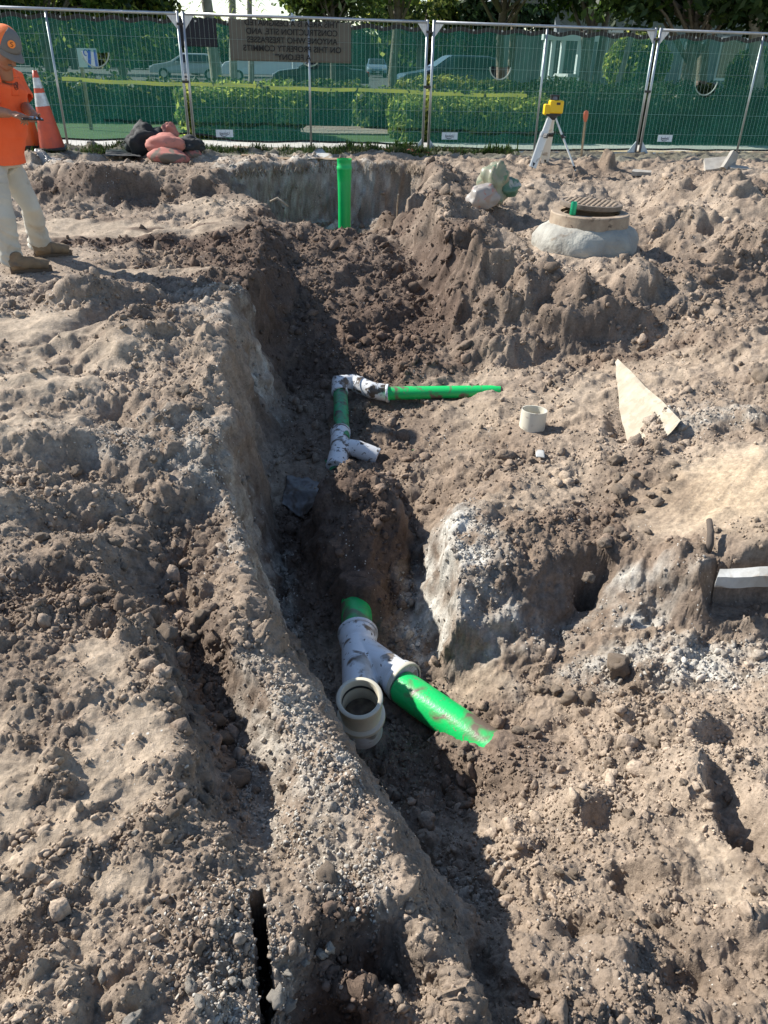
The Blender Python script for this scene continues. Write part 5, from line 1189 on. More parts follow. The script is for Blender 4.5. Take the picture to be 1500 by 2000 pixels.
# neighbouring panel out of the picture at both ends
# banners
def banner(u0_, u1_, z0_, z1_, mt, label, nm='banner'):
    t = empty(nm, B((u0_+u1_)/2, -.0, FO.z)); t.rotation_euler = (0,0,FA); vs = []; n1, n2 = 40, 16; w_ = u1_-u0_
    for j in range(n2+1):
        for i in range(n1+1):
            xx = -w_/2+w_*i/n1; zz = z0_+(z1_-z0_)*j/n2-(.012*math.sin(i/n1*math.pi*5)**2 if j == n2 else 0)
            vs.append((xx, .004+.012*mnoise.noise(Vector((xx*3, zz*2, u0_)))-.004, zz))
    m_ = MB(); m_.add(vs, [(j*(n1+1)+i, j*(n1+1)+i+1, (j+1)*(n1+1)+i+1, (j+1)*(n1+1)+i) for j in range(n2) for i in range(n1)])
    o = m_.build('cloth', mt, t, True); md = o.modifiers.new('t', 'SOLIDIFY'); md.thickness = .002; md.offset = 1
    tag(t, label, 'banner'); return t
M_ban = mat('grey_banner', (.20,.185,.155), .85, var=(.17,.158,.13), nscale=3, bump=.2, bscale=200, trans=.3)
M_ban2 = mat('black_banner', (.022,.024,.032), .8, var=(.03,.032,.042), nscale=3, trans=.2)
def uz(px, py):
    d = ray(px, py); t_ = (FO-CAM).dot(fv)/d.dot(fv); p = CAM+d*t_; return us(p), p.z-FO.z
ua, za = uz(445,30); ub, zb = uz(686,44); _, zc_ = uz(560,121); 
bn = banner(ua, ub, zc_, PH-.035, M_ban, 'grey warning banner with dark mirrored lettering hung on the fence')
M_let = mat('banner_letters', (.018,.018,.018), .8)
lt_ = text_mesh('THIS AREA IS A DESIGNATED\nCONSTRUCTION SITE, AND\nANYONE WHO TRESPASSES\nON THIS PROPERTY COMMITS\nA FELONY"', .108, 'lettering', M_let, bn, True, 1.0, .0014)
lt_.location = (.02,-.022,PH-.115); lt_['kind'] = 'stuff'
ua, za = uz(337,20); ub, _ = uz(421,30); _, zc_ = uz(380,91)
banner(ua+.03, ub, zc_, PH-.035, M_ban2, 'plain black banner at the second fence joint')
# cloth strip painted scrap seen through the tear: blue and white sign beyond
# caution tape beyond the screens
M_tape = mat('yellow_tape', (1,.93,.30), .5, spots=[((.05,.05,.02), 7, .58, .05)], trans=.3)
mb = MB(); pts = []
for k in range(61):
    u_ = -5.6+7.4*k/60; pts.append(B(u_, .45, FO.z+.93-.10*k/60+.006*math.sin(k*.9)-.02*math.sin(math.pi*((k % 20)/20))))
vs = []; fs = []
for k, p in enumerate(pts): vs += [p+Vector((0,0,.026)), p-Vector((0,.01*math.sin(k),.026))]
for k in range(60): fs.append((2*k, 2*k+1, 2*k+3, 2*k+2))
mb.add(vs, fs); o = mb.build('caution_tape', M_tape, None); md = o.modifiers.new('t', 'SOLIDIFY'); md.thickness = .001
tag(o, 'long yellow caution tape strung along behind the green screens', 'tape')
# steel feet with the posts
for k, (u_, lab_) in enumerate(((-PW, 'flat rusty fence foot under the sandbags'), (0.0, 'flat rusty fence foot at the middle joint'), (PW+.03, 'flat rusty fence foot at the right joint'))):
    mb = MB(); mb.box((0,0,.008), (.10,.75,.012)); mb.box((0,0,.04), (.04,.04,.06)); o = mb.build('steel_plate', mat('rust', (.16,.06,.04), .8, var=(.25,.10,.06), nscale=9) if 'rust' not in bpy.data.materials else bpy.data.materials['rust'], None)
    o.location = B(u_, 0, FO.z-.045); o.rotation_euler = (0,0,FA); tag(o, lab_, 'fence foot', 'fence feet')
# --- weeds along the fence
def blades(name, n_, fpos, hmin, hmax, cols_, label, seedv, wd=.006, lean=.5):
    r_ = random.Random(seedv); vs = []; fs = []; ci = []
    for k in range(n_):
        c = fpos(r_); a_ = r_.uniform(0, 6.28); h_ = r_.uniform(hmin, hmax)*(.5+.8*r_.random()); w_ = wd*r_.uniform(.6, 1.6); ln = r_.uniform(.1, lean)*h_
        dx, dy = math.cos(a_), math.sin(a_); px_, py_ = -dy*w_, dx*w_; b0 = len(vs)
        vs += [(c.x-px_, c.y-py_, c.z), (c.x+px_, c.y+py_, c.z), (c.x+dx*ln*.4+px_*.8, c.y+dy*ln*.4+py_*.8, c.z+h_*.6), (c.x+dx*ln*.4-px_*.8, c.y+dy*ln*.4-py_*.8, c.z+h_*.6), (c.x+dx*ln*1.2, c.y+dy*ln*1.2, c.z+h_*(.85 if ln < .3*h_ else .6))]
        fs += [(b0, b0+1, b0+2, b0+3), (b0+3, b0+2, b0+4)]; m_i = r_.randrange(len(cols_)); ci += [m_i, m_i]
    me_ = bpy.data.meshes.new(name); me_.from_pydata(vs, [], fs)
    for m_ in cols_: me_.materials.append(m_)
    me_.polygons.foreach_set('material_index', ci); o = link(name, me_); o['kind'] = 'stuff'; return tag(o, label, 'grass')
def leafm(nm, c, tr_=.45): return mat(nm, c, .55, var=tuple(k*.65 for k in c), nscale=3, trans=tr_, spec=.3)
G_ = [leafm('grass_a', (.055,.10,.02)), leafm('grass_b', (.09,.14,.03)), leafm('grass_dry', (.20,.17,.08), .3)]
clumps = [(random.uniform(-7.3, 1.4), random.uniform(-1.1, -.05)) for _ in range(120)]+[(u_, random.uniform(-.7,-.1)) for u_ in np.linspace(-2.0,-.2,30)]+[(random.uniform(.6,1.3),random.uniform(-.6,-.2)) for _ in range(14)]
def gpos(r_):
    u_, v_ = r_.choice(clumps); p = B(u_+r_.gauss(0,.07), v_+r_.gauss(0,.05)); p.z = gz(p.x, p.y)-.01; return p
blades('fence_grass', 14000, gpos, .05, .14, G_, 'green and dry weeds growing in the strip in front of the fence', 5, .006, 1.2)
tall = [(-1.30,-.35),(-1.15,-.4),(-.55,-.3),(-.35,-.35),(-.95,-.35),(.95,-.45),(1.15,-.4)]
def gpos2(r_):
    u_, v_ = r_.choice(tall); p = B(u_+r_.gauss(0,.09), v_+r_.gauss(0,.05)); p.z = gz(p.x, p.y)-.01; return p
blades('tall_weeds', 900, gpos2, .12, .26, G_[:2], 'taller green weeds at the fence behind the standing pipe', 6, .008, .8)
M_twig = leafm('dry_roots', (.16,.12,.07), .2)
def gpos3(r_):
    e_ = r_.random(); i_ = r_.randrange(len(top_)-1); p = top_[i_].lerp(top_[i_+1], e_); return Vector((p.x, p.y-.06-r_.random()*.1, p.z-.02-r_.random()*.12))
blades('hanging_roots', 700, gpos3, .04, .12, [M_twig], 'fine dry roots along the top edge of the far pit', 7, .003, 1.5)
# ================================================================ BEYOND THE FENCE
GZ = .33
def sheet(name, pts, mt):
    me_ = bpy.data.meshes.new(name); me_.from_pydata([Vector(p) for p in pts], [], [tuple(range(len(pts)))]); o = link(name, me_, mt); o['kind'] = 'structure'; return o
M_lawn = mat('lawn', (.045,.095,.018), .9, var=(.075,.125,.03), nscale=2.5, bump=.6, bscale=30, bdist=.03, coords='Object')
M_walk = mat('pavement', (.50,.48,.43), .9, var=(.42,.40,.36), nscale=1.5, bump=.2, bscale=60)
M_asph = mat('asphalt', (.075,.075,.073), .9, var=(.055,.055,.055), nscale=1, bump=.3, bscale=60)
M_pav = mat('paver', (.34,.27,.22), .9, var=(.26,.20,.165), nscale=3)
def Bq(u0_, u1_, v0_, v1_, z_): return [B(u0_, v0_, z_), B(u1_, v0_, z_), B(u1_, v1_, z_), B(u0_, v1_, z_)]
sheet('lawn', Bq(-60, 60, 1.35, 21.6, GZ), M_lawn)
sheet('sidewalk', Bq(-60, 60, .22, 1.35, GZ), M_walk)
sheet('car_park', Bq(-150, 150, 21.6, 110, GZ-.10), M_asph)
sheet('far_land', Bq(-900, 900, 110, 900, GZ-.1), M_lawn)
for u0_, u1_ in ((-60, 60),):
    mb = MB(); c0 = B(0,21.5,GZ-.03); mb.box((0,0,0), (120,.18,.16)); o = mb.build('kerb', M_walk, None); o.location = c0; o.rotation_euler = (0,0,FA); o['kind'] = 'structure'
mb = MB(); o = None
sheet('side_soil', [(-90,-60,-.5),(90,-60,-.5),(90,15,-.5),(-90,15,-.5)], mat('outer_soil', (.22,.17,.13), .95)) if False else None
# paver path seen through the gap in the hedges, bricks one by one near the front
pth = sheet('paver_path', Bq(-2.1, .5, 2.7, 4.6, GZ+.012), M_pav)
bm_ = MB(); bm_.box((0,0,0), (.31,.20,.03)); pm = bm_.mesh('paving_stone'); pm.materials.append(M_pav)
for r_i in range(8):
    for c_i in range(8):
        o = bpy.data.objects.new('paving_stone', pm); col.objects.link(o); o.parent = pth
        o.location = B(-1.92+c_i*.325+(.16 if r_i % 2 else 0), 2.82+r_i*.23, GZ+.014+random.uniform(0,.004)); o.rotation_euler = (0,0,FA)
# ---- leaves
def leaf_cloud(pts, nrm_, size, mats_, name, parent=None, seedv=0, asp=.5, up_bias=.3):
    r_ = np.random.default_rng(seedv); n_ = len(pts); s_ = size*r_.uniform(.6, 1.35, n_)[:, None]
    a = r_.normal(size=(n_, 3)); a /= np.linalg.norm(a, axis=1)[:, None]
    nn = nrm_*.7+r_.normal(size=(n_, 3))*.55+np.array([0,0,up_bias]); nn /= np.linalg.norm(nn, axis=1)[:, None]
    t1 = np.cross(nn, a); t1 /= np.linalg.norm(t1, axis=1)[:, None]+1e-9; t2 = np.cross(nn, t1)
    V = np.stack([pts-t1*s_, pts-t2*s_*asp+nn*s_*.12, pts+t1*s_, pts+t2*s_*asp+nn*s_*.12], 1).reshape(-1, 3)
    F = np.arange(n_*4, dtype=np.int32)
    me_ = bpy.data.meshes.new(name); me_.vertices.add(n_*4); me_.vertices.foreach_set('co', V.astype(np.float32).ravel()); me_.loops.add(n_*4); me_.loops.foreach_set('vertex_index', F)
    me_.polygons.add(n_); me_.polygons.foreach_set('loop_start', np.arange(n_, dtype=np.int32)*4); me_.update(calc_edges=True)
    for m_ in mats_: me_.materials.append(m_)
    me_.polygons.foreach_set('material_index', r_.integers(0, len(mats_), n_).astype(np.int32))
    return link(name, me_, None, parent)
LG = [leafm('leaf_green', (.12,.19,.04), .65), leafm('leaf_mid', (.22,.29,.06), .7), leafm('leaf_yellow', (.50,.52,.12), .7)]
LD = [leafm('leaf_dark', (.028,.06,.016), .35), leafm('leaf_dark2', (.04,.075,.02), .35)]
LY_ = [leafm('croton_yellow', (.34,.31,.05), .55), leafm('croton_green', (.07,.11,.025)), LG[2]]
LB = [leafm('leaf_bright', (.10,.16,.03), .55), leafm('leaf_bright2', (.065,.115,.025), .5), leafm('leaf_fresh', (.17,.22,.04), .55)]
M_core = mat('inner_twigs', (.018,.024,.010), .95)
M_bark = mat('bark_grey', (.13,.105,.08), .95, var=(.20,.17,.14), nscale=6, bump=.8, bscale=18, bdist=.03)
M_palm = mat('palm_bark', (.26,.23,.19), .95, var=(.36,.33,.28), nscale=5, bump=.6, bscale=12, bdist=.03)
def hedge(u0_, u1_, v0_, v1_, h_, n_, mats_, label, size=.055, seedv=0, group=None, topcol=None, nm='hedge'):
    t = empty(nm, B((u0_+u1_)/2, (v0_+v1_)/2, GZ)); t.rotation_euler = (0,0,FA); W2, D2 = (u1_-u0_)/2, (v1_-v0_)/2
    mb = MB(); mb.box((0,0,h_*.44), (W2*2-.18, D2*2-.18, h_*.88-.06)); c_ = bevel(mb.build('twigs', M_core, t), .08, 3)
    r_ = np.random.default_rng(seedv); P_ = []; Nn = []
    areas = np.array([W2*2*D2*2, W2*2*h_, W2*2*h_*.3, D2*2*h_, D2*2*h_]); areas = areas/areas.sum()
    f_ = r_.choice(5, n_, p=areas); a = r_.uniform(-1, 1, n_); b_ = r_.uniform(-1, 1, n_); c2 = r_.uniform(0, 1, n_)
    X = np.where(f_ == 3, -W2, np.where(f_ == 4, W2, a*W2)); Y = np.where(f_ == 1, -D2, np.where(f_ == 2, D2, b_*D2)); Z = np.where(f_ == 0, h_, c2*h_)
    bump_ = perlin(X*2+seedv*3.7, Y*2, Z*2, 3)*.16+perlin(X*6+seedv, Y*6, Z*6, 4)*.10
    N_ = np.stack([np.where(f_ == 3, -1, np.where(f_ == 4, 1, 0)), np.where(f_ == 1, -1, np.where(f_ == 2, 1, 0)), np.where(f_ == 0, 1, .15)], 1).astype(float)
    ed = np.clip((Z-h_*.8)/(h_*.2), 0, 1); X = X*(1-.06*ed*0); 
    pts_ = np.stack([X, Y, Z], 1)+N_*(bump_+r_.uniform(-.07, .09, n_))[:, None]
    pts_[:, 2] = np.maximum(pts_[:, 2], .02)
    leaf_cloud(pts_, N_, size, mats_, 'foliage', t, seedv)
    return tag(t, label, 'hedge', group)
def ug(px, py, z_=GZ):
    p = P(px, py, z_); d = p-FO; return d.x*fu.x+d.y*fu.y, d.x*fv.x+d.y*fv.y
def uat(px, v_, py=170):           # along-fence coordinate of a pixel column at depth v_
    d = ray(px, py); t_ = ((FO-CAM).dot(fv)+v_)/d.dot(fv); p = CAM+d*t_; return (p-FO).x*fu.x+(p-FO).y*fu.y, p.z
u1a, za_ = uat(356, 1.9, 178); u2a, _ = uat(572, 1.9)
hedge(u1a, u2a, 1.75, 3.0, za_-GZ, 6500, LG, 'clipped leafy hedge behind the screen left of the gap, under the banner', .055, 1, 'hedges beyond the fence')
u1b, zb_ = uat(788, 1.7, 202); u2b, _ = uat(1085, 1.7)
hedge(u1b, u2b, 1.6, 2.9, zb_-GZ, 9000, LG, 'rounded sunlit hedge just right of the middle fence joint', .05, 2, 'hedges beyond the fence')
hedge(u2b+.05, u2b+6.4, 1.9, 3.1, .84, 9000, LD, 'dark shaded hedge behind the laser level and rightmost screen', .055, 3, 'hedges beyond the fence')  # shade on this stretch is put into its darker leaf colours
u1c, zc1 = uat(-30, 5.8, 158); u2c, _ = uat(705, 5.8)
hedge(u1c, u2c, 5.4, 6.6, zc1-GZ-.02, 12000, LD+LD+[LG[0], LY_[0]], 'long low hedge with yellowish top on the left, behind the front hedge', .065, 4, 'hedges beyond the fence')
u1d, zd1 = uat(712, 4.3, 190); u2d, _ = uat(800, 4.3)
hedge(u1d, u2d+2.0, 4.1, 5.2, zd1-GZ+.02, 4500, LG+LD, 'bushy hedge end at the far side of the paved gap', .06, 5, 'hedges beyond the fence')
u1e, ze1 = uat(780, 8.5, 163); u2e, _ = uat(1015, 8.5)
hedge(u1e, u2e, 8.2, 9.2, ze1-GZ, 4000, LY_, 'low yellow-green shrub row in front of the big grey car', .075, 6, 'hedges beyond the fence')
u1f, zf1 = uat(1000, 6.4, 172); u2f, _ = uat(1520, 6.4)
hedge(u1f, u2f, 6.0, 7.0, zf1-GZ, 9000, LY_, 'long yellow-leaved shrub row below the white building', .075, 7, 'hedges beyond the fence')
for (px0, px1, lab_, sd) in ((1245, 1330, 'small yellow-leaved bush left of the dark trunk behind the rightmost screen', 8), (1375, 1420, 'small yellow-leaved bush right of the dark trunk behind the rightmost screen', 9)):
    a_, z_ = uat(px0, 4.4, 196); b_, _ = uat(px1, 4.4); hedge(a_, b_, 4.1, 4.8, z_-GZ, 1200, LY_, lab_, .07, sd, None, None, 'bush')
hedge(-75, 75, 84, 87, 4.3, 9000, LD, 'far dark thicket closing off the car park from side to side', .42, 77, None, None, 'thicket')
def round_bush(px, py, v_, r_, n_, mats_, label, seedv, nm='round_shrub', size=.09):
    a_, z_ = uat(px, v_, py); t = empty(nm, B(a_, v_, GZ)); hz = z_-GZ
    rg_ = np.random.default_rng(seedv); d_ = rg_.normal(size=(n_, 3)); d_ /= np.linalg.norm(d_, axis=1)[:, None]
    k_ = 1+.15*perlin(d_[:, 0]*2+seedv, d_[:, 1]*2, d_[:, 2]*2, 5); pts_ = d_*(r_*k_*rg_.uniform(.85, 1.03, n_))[:, None]*np.array([1, 1, .95]); pts_[:, 2] += hz; m_ = pts_[:, 2] > .03
    leaf_cloud(pts_[m_], d_[m_], size, mats_, 'foliage', t, seedv)
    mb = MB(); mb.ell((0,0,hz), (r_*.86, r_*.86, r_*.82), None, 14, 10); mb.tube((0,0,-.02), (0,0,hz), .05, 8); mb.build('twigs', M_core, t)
    return tag(t, label, 'shrub')
round_bush(1243,125,12,.95,3500,LG,'clipped round shrub by the house between the leaning pole and the right fence joint',21)
round_bush(1470,150,9,.7,2500,LD+LG,'loose green bush near the palm trunk at the right end',22)
# ---- trees
def trunk(mb, p0, p1, r0_, r1_, bend=.1, seedv=0, seg=10, n_=8):
    pts_ = []
    for k in range(n_+1):
        f_ = k/n_; p = p0.lerp(p1, f_)+Vector((mnoise.noise(Vector((f_*2.5, seedv, 0))), mnoise.noise(Vector((f_*2.5, seedv, 9))), 0))*bend*math.sin(math.pi*min(1, f_+.1)); pts_.append(p)
    mb.loft(pts_, [r0_+(r1_-r0_)*k/n_+(.25*r0_ if k == 0 else 0) for k in range(n_+1)], seg); return pts_
def tree(u_, v_, h_, crown, n_, mats_, label, seedv, tr_r=.14, lean=(0,0), size=.085, blobs=16, nm='tree', group=None, trunkm=None, base_z=GZ, twin=False, low=.5):
    """crown: (rx, ry, rz, height of its middle)"""
    t = empty(nm, B(u_, v_, base_z)); t.rotation_euler = (0,0,FA); rd = random.Random(seedv); rx, ry, rz, hc = crown
    mb = MB(); topp = Vector((lean[0], lean[1], hc-rz*.3)); tp__ = trunk(mb, Vector((0,0,-.05)), topp, tr_r, tr_r*.55, .15, seedv)
    if twin: trunk(mb, Vector((.3,0,-.05)), topp+Vector((.5,.2,0)), tr_r*.8, tr_r*.5, .15, seedv+3)
    cents = []
    for k in range(blobs):
        a_ = rd.uniform(0, 6.28); e_ = math.sqrt(rd.random()); c = Vector((lean[0]+rx*.78*e_*math.cos(a_), lean[1]+ry*.78*e_*math.sin(a_), hc+rz*.7*rd.uniform(-1, 1)*math.sqrt(max(0, 1-e_*e_*.8))))
        cents.append((c, rd.uniform(.30, .52)*min(rx, rz*1.4))); s0 = tp__[rd.randrange(4, 8)]
        mb.loft([s0, s0.lerp(c, .5)+Vector((0,0,.15)), c], [tr_r*.35, tr_r*.22, tr_r*.06], 6)
    mb.build('trunk', trunkm or M_bark, t, True)
    rg_ = np.random.default_rng(seedv); per = n_//blobs; PP = []; NN = []
    for c, r_ in cents:
        d_ = rg_.normal(size=(per, 3)); d_ /= np.linalg.norm(d_, axis=1)[:, None]; rr_ = r_*rg_.uniform(.25, 1.08, per)**.5
        tw = rg_.integers(0, 24, per); tdir = rg_.normal(size=(24, 3)); tdir /= np.linalg.norm(tdir, axis=1)[:, None]
        d2 = d_*.62+tdir[tw]*.62; PP.append(np.array(c)+d2*rr_[:, None]*np.array([1,1,.8])); NN.append(d_)
    leaf_cloud(np.concatenate(PP), np.concatenate(NN), size, mats_, 'crown', t, seedv, .5)
    return tag(t, label, 'tree', group)
def tu(px, v_): return uat(px, v_, 120)[0]
# middle crowns hanging over the fence
tree(tu(770,9), 9, 6, (2.6,2.2,1.9,4.3), 15000, LB+[LD[1]], 'leafy sunlit tree over the middle fence joint with a slim trunk', 31, .13, size=.10)
tree(tu(975,11), 11, 6, (3.4,2.5,2.0,4.5), 18000, LB[:2]+LD+LG[:1], 'broad dark green tree above the laser level with forked trunks', 32, .14, size=.10, twin=True, blobs=20)
tree(tu(1145,9), 9, 6, (2.8,2.3,1.6,3.7), 14000, LD+LG[:1], 'dense tree with two close trunks, one dark and one pale, near the white house', 33, .15, size=.10, twin=True, blobs=16)
tree(tu(1370,2.9), 3.4, 5, (2.7,1.7,1.15,3.0), 9000, LD+LD+LG[:1], 'near dark tree with large leaves hanging over the right fence panel', 34, .13, size=.10, blobs=22)
tree(tu(1560,2.5), 2.9, 5, (1.6,1.6,1.2,2.9), 5000, LD, 'dark tree crown at the right edge above the fence', 35, .12, size=.10, blobs=12)
# left rows, further off
tree(tu(95,16), 16, 7, (3.0,2.4,2.3,3.3), 9000, LG+LD, 'dense green tree behind the leftmost screen', 36, .16, size=.13)
tree(tu(235,19), 19, 7, (2.6,2.4,2.0,3.2), 8000, LG+LD, 'round-crowned tree left of the black banner', 37, .16, size=.14)
tree(tu(-60,14), 14, 7, (2.6,2.4,2.6,3.6), 7000, LD, 'dark tree at the left edge beyond the worker', 38, .16, size=.13)
tree(tu(650,26), 26, 7, (3.2,2.4,2.0,4.2), 9000, LB, 'bright yellow-green tree behind the warning banner', 39, .14, size=.14)
tree(tu(540,60), 60, 9, (6,4,1.9,2.2), 7000, LD+LG, 'distant dark tree behind the parked cars, left of the grey car', 40, .3, size=.30)
tree(tu(820,62), 62, 9, (6,4,3.4,4.8), 7000, LD+LG, 'distant dark tree right of the far blue car', 41, .3, size=.30)
tree(tu(380,58), 58, 9, (6,4,1.8,2.2), 7000, LD+LG, 'distant green tree behind the white van', 42, .3, size=.30)
tree(tu(120,58), 58, 9, (8,4,3.2,4.0), 7000, LD+LG, 'distant green tree far behind the worker', 43, .3, size=.32)
tree(tu(1000,60), 60, 9, (7,4,3.6,5.0), 7000, LD, 'distant tree left of the white house', 44, .3, size=.32)
for k, px in enumerate((-400,-200,250,660,1250,1500,1800)): tree(tu(px,95), 95, 9, (9,4,2.6,2.2), 3500, LD, ['far tree at the left edge of the tree line','far tree left of the cones in the tree line','far tree left of the black banner in the tree line','far tree just right of the warning banner in the tree line','far tree behind the house in the tree line','far tree right of the house in the tree line','far tree at the right edge of the tree line'][k], 50+k, .3, size=.5, group='far trees across the car park', blobs=12)
# palms and bare trunks
def palm(px_b, py_b, px_t, py_t, v_, r_, label, fronds=True, mt=None, nm='palm'):
    ub_, _ = uat(px_b, v_, py_b); ut_, zt_ = uat(px_t, v_, py_t); t = empty(nm, B(ub_, v_, GZ)); t.rotation_euler = (0,0,FA)
    mb = MB(); L_ = (ut_-ub_); hh = zt_-GZ; pts_ = trunk(mb, Vector((0,0,-.1)), Vector((L_,0,hh)), r_, r_*.8, .06, px_b, 12, 14); mb.build('trunk', mt or M_palm, t, True)
    if fronds:
        for k in range(13):
            a_ = k/13*6.28+.2; mb = MB(); d_ = Vector((math.cos(a_), math.sin(a_), 0)); Lf = 1.9+.4*math.sin(k*3); el_ = .5*math.sin(k*5)+.25; vs = []; fs = []
            for s in range(17):
                f_ = s/16; c = Vector((L_,0,hh))+d_*Lf*f_+Vector((0,0,Lf*(el_*f_-.85*f_*f_)))
                sd_ = Vector((-d_.y, d_.x, 0)); w_ = .42*math.sin(math.pi*(f_*.85+.12))
                for sg_ in (-1, 1):
                    b0 = len(vs); vs += [c, c+d_*.05, c+sd_*sg_*w_+d_*.18-Vector((0,0,w_*.55))]; fs.append((b0, b0+1, b0+2))
            mb.add(vs, fs); mb.build('frond', LG[1], t)
    return tag(t, label, 'palm' if fronds else 'tree')
palm(455,148,452,-60,24,.17,'slim palm whose trunk stands left of the warning banner')
palm(425,158,397,-50,20,.22,'thick grey palm trunk behind the black banner')
palm(490,150,486,-90,30,.14,'thin palm trunk seen behind the warning banner')
palm(1492,230,1475,-30,3.0,.15,'ringed palm trunk at the right end of the fence', False, None, 'bare_palm')
palm(1192,175,1252,5,6.0,.07,'slim pale pole-like trunk leaning right in front of the white house', False, mat('pale_bark', (.34,.33,.28), .9, var=(.22,.22,.18), nscale=7), 'leaning_tree')
palm(1152,182,1141,60,5.4,.085,'dark trunk leaning left beside the pale palm trunk', False, M_bark, 'bare_tree')
palm(1159,185,1148,78,5.6,.065,'pale palm trunk beside the dark leaning trunk', False, mat('paler_bark', (.46,.43,.37), .9, var=(.3,.28,.24), nscale=7), 'bare_palm')
palm(1368,225,1376,85,3.9,.13,'thick dark trunk behind the rightmost screen', False, M_bark, 'bare_tree')
# light pole
pu, _ = uat(571, 40, 10); lp = empty('lamp_post', B(pu, 40, GZ-.1)); tag(lp, 'pale square lamp post rising above the warning banner', 'lamp post')
mb = MB(); mb.tube((0,0,0), (0,0,9), .13, 8, .11); mb.build('pole', mat('pale_metal', (.55,.6,.62), .5), lp); mb = MB(); mb.box((.5,0,9), (1.2,.3,.14)); mb.build('lamp_head', M_galv, lp); mb = MB(); mb.lathe([(0,.5),(.24,.5),(.26,0)], 16); mb.build('base', M_walk, lp)
# ---- cars
def carp(name, mt): return mat(name, mt, .25, .3)
M_glass = mat('car_glass', (.03,.035,.04), .05); M_tyre = mat('tyre', (.02,.02,.02), .8); M_rim = mat('rim', (.45,.45,.46), .3, .8); M_hl = mat('head_lamp', (.7,.72,.75), .1); M_tl = mat('tail_lamp', (.45,.01,.01), .2)
def car(u_, v_, rz, L_, W_, H_, kind, paint, label, z_=GZ-.10):
    t = empty('parked_car' if kind != 'van' else 'parked_van', B(u_, v_, z_)); t.rotation_euler = (0,0,rz); tag(t, label, 'car' if kind != 'van' else 'van', 'vehicles in the car park')
    if kind == 'van': prof = [(-.5,.22),(-.5,.90),(-.46,1),(.10,1),(.20,.95),(.33,.62),(.46,.55),(.5,.42),(.5,.2)]; gl = [(-.02,.66),(-.02,.92),(.11,.92),(.20,.88),(.30,.64)]
    elif kind == 'suv': prof = [(-.5,.24),(-.5,.55),(-.47,.72),(-.38,.93),(-.28,1),(.04,1),(.20,.70),(.27,.64),(.44,.56),(.49,.45),(.5,.25)]; gl = [(-.41,.66),(-.34,.90),(-.26,.95),(.03,.95),(.17,.67)]
    else: prof = [(-.5,.26),(-.49,.58),(-.44,.68),(-.30,.70),(-.16,.97),(-.05,1),(.06,.97),(.24,.68),(.43,.60),(.49,.48),(.5,.26)]; gl = [(-.27,.70),(-.15,.92),(-.04,.95),(.06,.92),(.20,.69)]
    def wy(zf): return W_/2*(1-.22*max(0, (zf-.62)/.38)) - (.04 if zf < .3 else 0)
    mb = MB(); n_ = len(prof); vs = []
    for s_ in (-1, 1): vs += [(x_*L_, s_*wy(zf), zf*H_) for x_, zf in prof]
    vs += [(x_*L_*.985, 0, zf*H_*1.01) for x_, zf in prof]
    fs = [(i, i+1, 2*n_+i+1, 2*n_+i) for i in range(n_-1)]+[(2*n_+i, 2*n_+i+1, n_+i+1, n_+i) for i in range(n_-1)]+[tuple(range(n_-1, -1, -1)), tuple(range(n_, 2*n_)), (0, 2*n_, n_, n_-1+n_, 3*n_-1, n_-1)]
    mb.add(vs, fs); o = mb.build('body', paint, t); bevel(o, .05, 3)
    for s_ in (-1, 1):
        mb = MB(); m_ = len(gl); vs = [(x_*L_, s_*(wy(zf)+.008), zf*H_) for x_, zf in gl]+[(x_*L_, s_*(wy(zf)-.03), zf*H_) for x_, zf in gl]
        mb.add(vs, [tuple(range(m_)), tuple(range(2*m_-1, m_-1, -1))]+[(i, (i+1) % m_, m_+(i+1) % m_, m_+i) for i in range(m_)]); mb.build('side_window', M_glass, t)
    for nm_, i0 in (('windscreen', [k for k in range(n_-1) if prof[k][1] > .93 and prof[k+1][1] < .80 and prof[k+1][0] > 0]), ('rear_window', [k for k in range(n_-1) if prof[k][1] < .80 and prof[k+1][1] > .90 and prof[k+1][0] < 0])):
        for k in i0:
            (xa, za2), (xb, zb2) = prof[k], prof[k+1]; mb = MB(); o3 = .012
            def pt(f_, s_): zf = za2+(zb2-za2)*f_; x_ = xa+(xb-xa)*f_; return Vector((x_*L_+(o3 if nm_ == 'windscreen' else -o3), s_*(wy(zf)-.08), zf*H_+o3*1.6))
            mb.add([pt(.1,-1), pt(.1,1), pt(.92,1), pt(.92,-1)], [(0,1,2,3)]); g2 = mb.build(nm_, M_glass, t); md = g2.modifiers.new('t', 'SOLIDIFY'); md.thickness = .01
    for sx in (-.31, .31):
        for s_ in (-1, 1):
            c_ = Vector((sx*L_, s_*(W_/2-.10), .33)); rq = Matrix.Rotation(R(90), 3, 'X'); mb = MB(); mb.lathe([(.19,-.11),(.30,-.11),(.33,-.08),(.33,.08),(.30,.11),(.19,.11)], 24, c_, rq); wl_ = mb.build('tyre', M_tyre, t, False)
            mb = MB(); mb.lathe([(0,-.10),(.19,-.105),(.20,.105),(0,.10)], 18, c_, rq); mb.build('rim', M_rim, wl_)
            mb = MB(); mb.lathe([(0,-.07),(.39,-.07),(.39,.135),(0,.135)], 20, c_-Vector((0,s_*.01,0)), rq); 
    for s_ in (-1, 1):
        mb = MB(); mb.box((L_*.478, s_*W_*.36, H_*.46), (.16,.34,.13)); bevel(mb.build('headlight', M_hl, t), .03)
        mb = MB(); mb.box((-L_*.49, s_*W_*.40, H_*.56), (.10,.20,.20)); bevel(mb.build('tail_light', M_tl, t), .02)
        mb = MB(); mb.box((L_*.12, s_*(W_/2+.04), H_*.66), (.16,.16,.12)); bevel(mb.build('wing_mirror', paint, t), .03)
